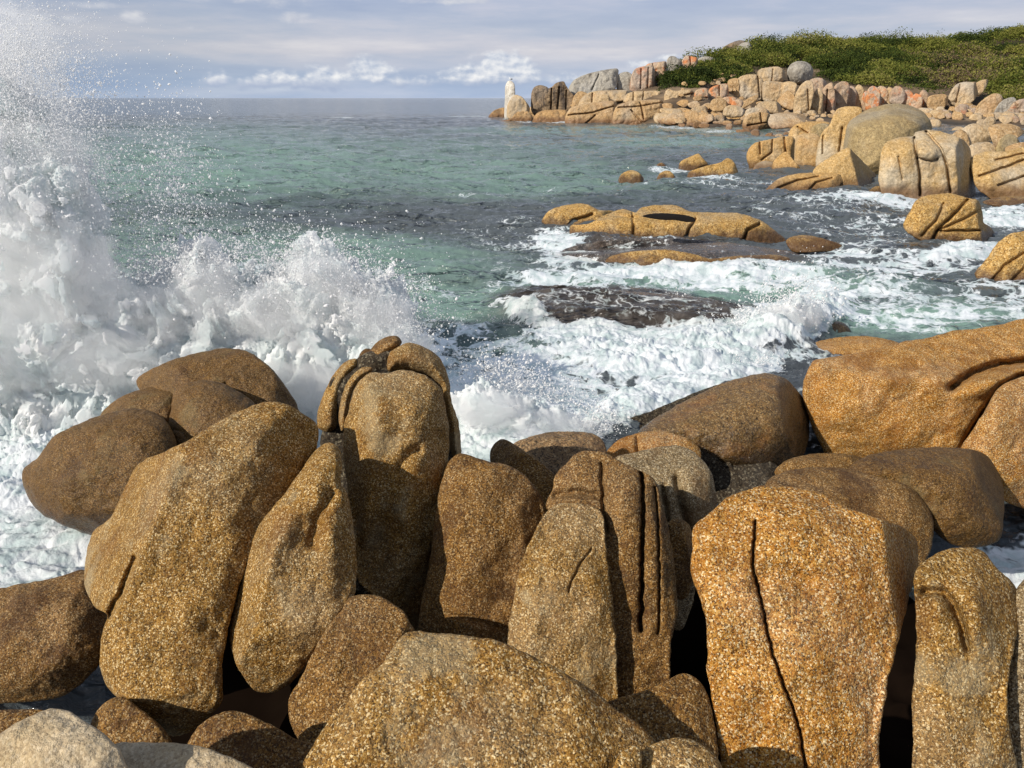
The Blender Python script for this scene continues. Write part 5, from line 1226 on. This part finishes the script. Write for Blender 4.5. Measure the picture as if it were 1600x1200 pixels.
def splash(name, label, poly, Y0, depth, soft, step=2.2, dstep=.05, freq=3.2, dens=None, seed=0., yfun=None, amp=1.0, group=None):
    """isosurface of a noisy body of water; poly gives where the water is thrown, Y0 how far off, depth how thick"""
    P = np.array(poly, float)
    mn, mx = P.min(0) - soft * 1.2, P.max(0) + soft * 1.2
    xs_ = np.arange(mn[0], mx[0], step); ys_ = np.arange(mn[1], mx[1], step); ds_ = np.arange(-depth, depth, dstep)
    XX, YY = np.meshgrid(xs_, ys_, indexing='ij')
    flat = np.stack([XX.ravel(), YY.ravel()], 1)
    sd = sdpoly(P, flat).reshape(XX.shape)
    env2 = np.clip(sd / soft, -1.2, 1.4) + .55 * fbm(np.stack([XX / 34, YY / 34, 0 * XX + seed * 3], -1), 4, gain=.6)
    if dens is not None: env2 = env2 + dens(XX, YY)
    Yg = Y0 if yfun is None else yfun(XX, YY)
    Yg = Yg + 0 * XX
    A = np.full((len(xs_), len(ys_), len(ds_)), -3.0, np.float32)
    sw = .45 * fbm(np.stack([XX / 110, YY / 110, 0 * XX + seed], -1), 3) * 2 * depth
    for k, dd in enumerate(ds_):
        e = env2 - 1.5 * np.maximum(np.abs(dd - sw) / depth - .15, 0) * 1.15
        msk = e > -1.3
        if not msk.any(): continue
        x_, y_ = XX[msk], YY[msk]
        z = zY(y_, Yg[msk] + dd)
        p = ray(x_, y_) * z[:, None]
        q = p * freq * np.array([1.0, 1.0, .72]) + seed
        wv = np.stack([pn(q * .7 + 3), pn(q * .7 + 13), pn(q * .7 + 23)], -1) * 1.1
        n = 1.75 * fbm(q + wv * .8, 5, gain=.54, billow=True) + .5 * fbm(q * .45 + 40, 2) - .06
        A[:, :, k][msk] = e[msk] * 1.15 + n * amp * 1.25
    g = openvdb.FloatGrid(background=-3.0); g.copyFromArray(A)
    pts, tri, quad = g.convertToPolygons(0.0, 0.0)
    i, j, kk = pts[:, 0], pts[:, 1], pts[:, 2]
    px_ = xs_[0] + i * step; py_ = ys_[0] + j * step; dd = ds_[0] + kk * dstep
    if yfun is None: Yv = Y0 + dd
    else: Yv = yfun(px_, py_) + dd
    V = ray(px_, py_) * zY(py_, Yv)[:, None] + np.array([0, 0, CAMH])
    print(name, V.shape, quad.shape)
    o = make_mesh(name, V, quad[:, ::-1], M['foam'])
    tag(o, label, 'splash', group, 'stuff')
    return o


def plume_d(x, y):
    d = -1.15 * np.clip((270 - y) / 190, 0, 1.1)                     # thins out upward
    for (cx, cy, rx, ry, a_) in [(30, 400, 40, 26, .8), (45, 485, 34, 20, .8), (5, 515, 20, 30, .8), (350, 452, 34, 14, 1.0), (430, 482, 44, 24, 1.0), (215, 505, 30, 16, .5), (545, 470, 50, 34, .75), (600, 500, 30, 30, .5), (470, 440, 50, 30, .15)]:
        d = d - a_ * np.exp(-((x - cx) / rx) ** 2 - ((y - cy) / ry) ** 2)
    return d


splash('splash', 'tall burst of white water thrown up at the left where a wave hits the boulders',
       [(-90, 60), (-40, 40), (10, 60), (60, 110), (110, 190), (140, 260), (156, 320), (166, 380), (174, 430), (205, 428), (240, 420), (272, 400), (292, 372), (314, 368), (336, 396), (372, 412), (410, 418), (440, 398), (468, 380), (492, 370), (520, 384),
        (550, 408), (580, 425), (612, 420), (640, 462), (662, 510), (668, 570), (690, 640), (700, 700), (600, 720), (400, 725), (-90, 735)],
       9.3, .8, 34.0, step=1.7, dstep=.04, dens=plume_d, freq=3.1, seed=4.0, yfun=lambda x, y: np.interp(x, [-90, 150, 300, 700], [8.9, 9.2, 9.6, 9.5]) + np.clip((560 - y) / 400, 0, 1.2) * .6 - np.clip((y - 600) / 120, 0, 1) * .35)
splash('surf', 'short burst of surf breaking against the small dark rock left of the tan ledge',
       [(1100, 545), (1140, 512), (1175, 490), (1210, 474), (1240, 462), (1262, 468), (1282, 490), (1296, 515), (1286, 536), (1230, 556), (1160, 562)], 13.4, .5, 16.0, step=1.7, dstep=.06, freq=2.6, seed=9.0)
splash('surf', 'rolling white front of the wave spreading across the channel middle',
       [(700, 500), (760, 492), (830, 496), (880, 512), (950, 526), (1030, 530), (1110, 520), (1130, 545), (1040, 570), (900, 560), (780, 530)], 14.3, .4, 16.0, step=2.0, dstep=.07, freq=2.4, seed=19.0,
       yfun=lambda x, y: np.interp(x, [700, 900, 1130], [15.2, 14.0, 13.6]) - (y - 520) * .02)
splash('surf', 'misty white water boiling up behind the barnacled rock and the wedge boulder',
       [(700, 600), (740, 592), (800, 605), (860, 630), (920, 655), (948, 680), (940, 720), (700, 760)], 8.9, .35, 24.0, step=2.0, dstep=.05, freq=3.4, seed=29.0)

# drops
oct_v = np.array([(1, 0, 0), (-1, 0, 0), (0, 1, 0), (0, -1, 0), (0, 0, 1), (0, 0, -1)], float)
oct_f = np.array([(0, 2, 4), (2, 1, 4), (1, 3, 4), (3, 0, 4), (2, 0, 5), (1, 2, 5), (3, 1, 5), (0, 3, 5)])


def drops(label, specs, seed):
    rs = np.random.RandomState(seed)
    Vd, Fd = [], []; off = 0
    for (n, cx, cy, rx, ry, rot, Y, dY, s0, s1, clump) in specs:
        n = int(n * 1.6); m = int(n * 2.2)
        c_, s_ = math.cos(math.radians(rot)), math.sin(math.radians(rot))
        u, v = rs.randn(m) * rx, rs.randn(m) * ry
        px_ = cx + u * c_ - v * s_; py_ = cy + u * s_ + v * c_
        nz_ = fbm(np.stack([px_ / 26, py_ / 26, 0 * px_ + cx], -1), 3)
        keep = (nz_ > rs.uniform(-.5, .5, m) * (1 - clump) - .0) & (px_ > -120) & (py_ > -60)
        px_, py_ = px_[keep][:n], py_[keep][:n]
        k = len(px_)
        Yv = Y + rs.randn(k) * dY
        p = ray(px_, py_) * zY(py_, Yv)[:, None] + np.array([0, 0, CAMH])
        p = p[p[:, 2] > .02]; k = len(p)
        s = s0 * .8 * np.exp(rs.randn(k) * .5) ; s = np.minimum(s, s1)
        st = np.abs(rs.randn(k)) * .55
        a_ = rs.randn(k, 3) * [.5, .3, 1]; a_ /= np.linalg.norm(a_, axis=1)[:, None]
        V = oct_v[None] * s[:, None, None]
        V = V + a_[:, None, :] * ((V * a_[:, None, :]).sum(-1, keepdims=True)) * st[:, None, None]
        V = V + p[:, None, :]
        Vd.append(V.reshape(-1, 3)); Fd.append((oct_f[None] + (np.arange(k) * 6)[:, None, None] + off).reshape(-1, 3)); off += 6 * k
    o = make_mesh('spray', np.vstack(Vd), np.vstack(Fd), M['drops'])
    tag(o, label, 'spray', kind='stuff')


dmt, dt_ = newmat('water_drops')
dt_.n('ShaderNodeOutputMaterial', {0: dt_.n('ShaderNodeMixShader', {0: .5, 1: dt_.n('ShaderNodeBsdfDiffuse', {'Color': (.97, .97, .97, 1)}), 2: dt_.n('ShaderNodeBsdfTranslucent', {'Color': (.97, .97, .97, 1)})})})
M['drops'] = dmt
drops('fine white spray drops hanging around the big splash at the left', [
    (26000, 20, 190, 60, 80, 20, 9.6, .7, .0042, .02, .1), (14000, -10, 100, 50, 40, 20, 9.8, .7, .004, .014, .1), (9000, 90, 240, 50, 60, 30, 9.6, .6, .0045, .02, .1),
    (9000, 60, 330, 90, 70, 10, 9.4, .5, .005, .02, .1), (1500, 262, 250, 36, 62, 0, 9.6, .5, .0055, .028, .2), (1100, 290, 330, 44, 46, 0, 9.6, .5, .006, .03, .2), (600, 200, 330, 60, 70, 0, 9.5, .5, .0055, .02, .0),
    (3000, 310, 405, 46, 20, 0, 9.6, .4, .006, .022, .3), (5000, 485, 420, 60, 28, 10, 9.7, .4, .006, .022, .3), (5000, 580, 480, 50, 34, 20, 9.6, .4, .006, .02, .2), (4000, 420, 470, 60, 30, 0, 9.5, .4, .006, .022, .2),
    (2500, 240, 425, 60, 14, 0, 9.4, .4, .006, .022, .3), (700, 400, 380, 120, 30, 0, 9.6, .5, .006, .02, .0), (1500, 640, 530, 26, 40, 0, 9.4, .4, .006, .02, .1)], 1)
drops('white spray drops flicked up by the surf in the channel', [
    (1600, 785, 590, 40, 24, 10, 9.6, .3, .007, .02, .1), (1500, 840, 610, 60, 22, 20, 9.4, .3, .007, .02, .1), (1600, 1230, 480, 40, 26, -20, 13.4, .3, .009, .03, .2), (1500, 1140, 520, 60, 16, -20, 13.4, .3, .009, .03, .2), (900, 930, 670, 22, 22, 0, 8.8, .2, .006, .018, .1),
    (1500, 900, 520, 90, 9, 6, 14.2, .3, .009, .028, .2), (900, 1170, 575, 30, 9, -15, 11.4, .2, .007, .02, .2), (400, 1060, 480, 10, 14, 0, 15.5, .2, .009, .02, .2)], 2)

# fine mist hanging round the burst: thin white air, no surface
import bmesh
for nme, dens_, lab_, hulls in (
    ('mist', 1.2, 'thin white mist drifting above the tall burst at the left', [(20, 300, 9.4, .95, .55, 1.1), (-20, 170, 9.7, .75, .5, 1.1), (70, 230, 9.6, .55, .4, .9), (20, 90, 9.9, .55, .4, .7), (90, 340, 9.3, .6, .4, .8)]),
    ('mist', 1.8, 'soft white mist low around the bursting waves', [(250, 490, 9.0, .5, .4, .36), (330, 460, 9.1, .45, .4, .42), (430, 490, 9.0, .5, .4, .36), (500, 450, 9.2, .45, .4, .44), (590, 500, 9.1, .45, .4, .38), (640, 560, 9.0, .35, .35, .4), (60, 440, 8.7, .9, .45, .75), (-10, 560, 8.5, .8, .4, .5), (150, 560, 8.6, .8, .4, .40),
                       (300, 600, 8.5, .7, .35, .3), (480, 610, 8.5, .6, .35, .36), (760, 640, 8.5, .5, .3, .22), (860, 665, 8.5, .5, .3, .16), (1215, 500, 13.0, .45, .4, .26), (1262, 490, 13.2, .3, .4, .24), (1000, 545, 13.6, .9, .4, .14)])):
    m_, t_ = newmat('mist'); t_.n('ShaderNodeOutputMaterial', {'Volume': t_.n('ShaderNodeVolumePrincipled', {'Color': (.98, .98, .985, 1), 'Density': dens_, 'Anisotropy': .2})})
    mv, mf, mo = [], [], 0
    for (px_, py_, Y_, rx, ry, rz) in hulls:
        c_ = ray(px_, py_) * zY(py_, Y_) + np.array([0, 0, CAMH])
        b_ = bmesh.new(); bmesh.ops.create_icosphere(b_, subdivisions=5, radius=1)
        vv = np.array([v.co[:] for v in b_.verts]); ff = np.array([[v.index for v in f_.verts] for f_ in b_.faces]); b_.free()
        vv = vv * (1 + 1.1 * fbm(vv * 1.7 + px_, 5, gain=.6)[:, None]) * np.array([rx, ry, rz]) + c_
        mv.append(vv); mf.append(ff + mo); mo += len(vv)
    tag(make_mesh(nme, np.vstack(mv), np.vstack(mf), m_), lab_, 'mist', kind='stuff')
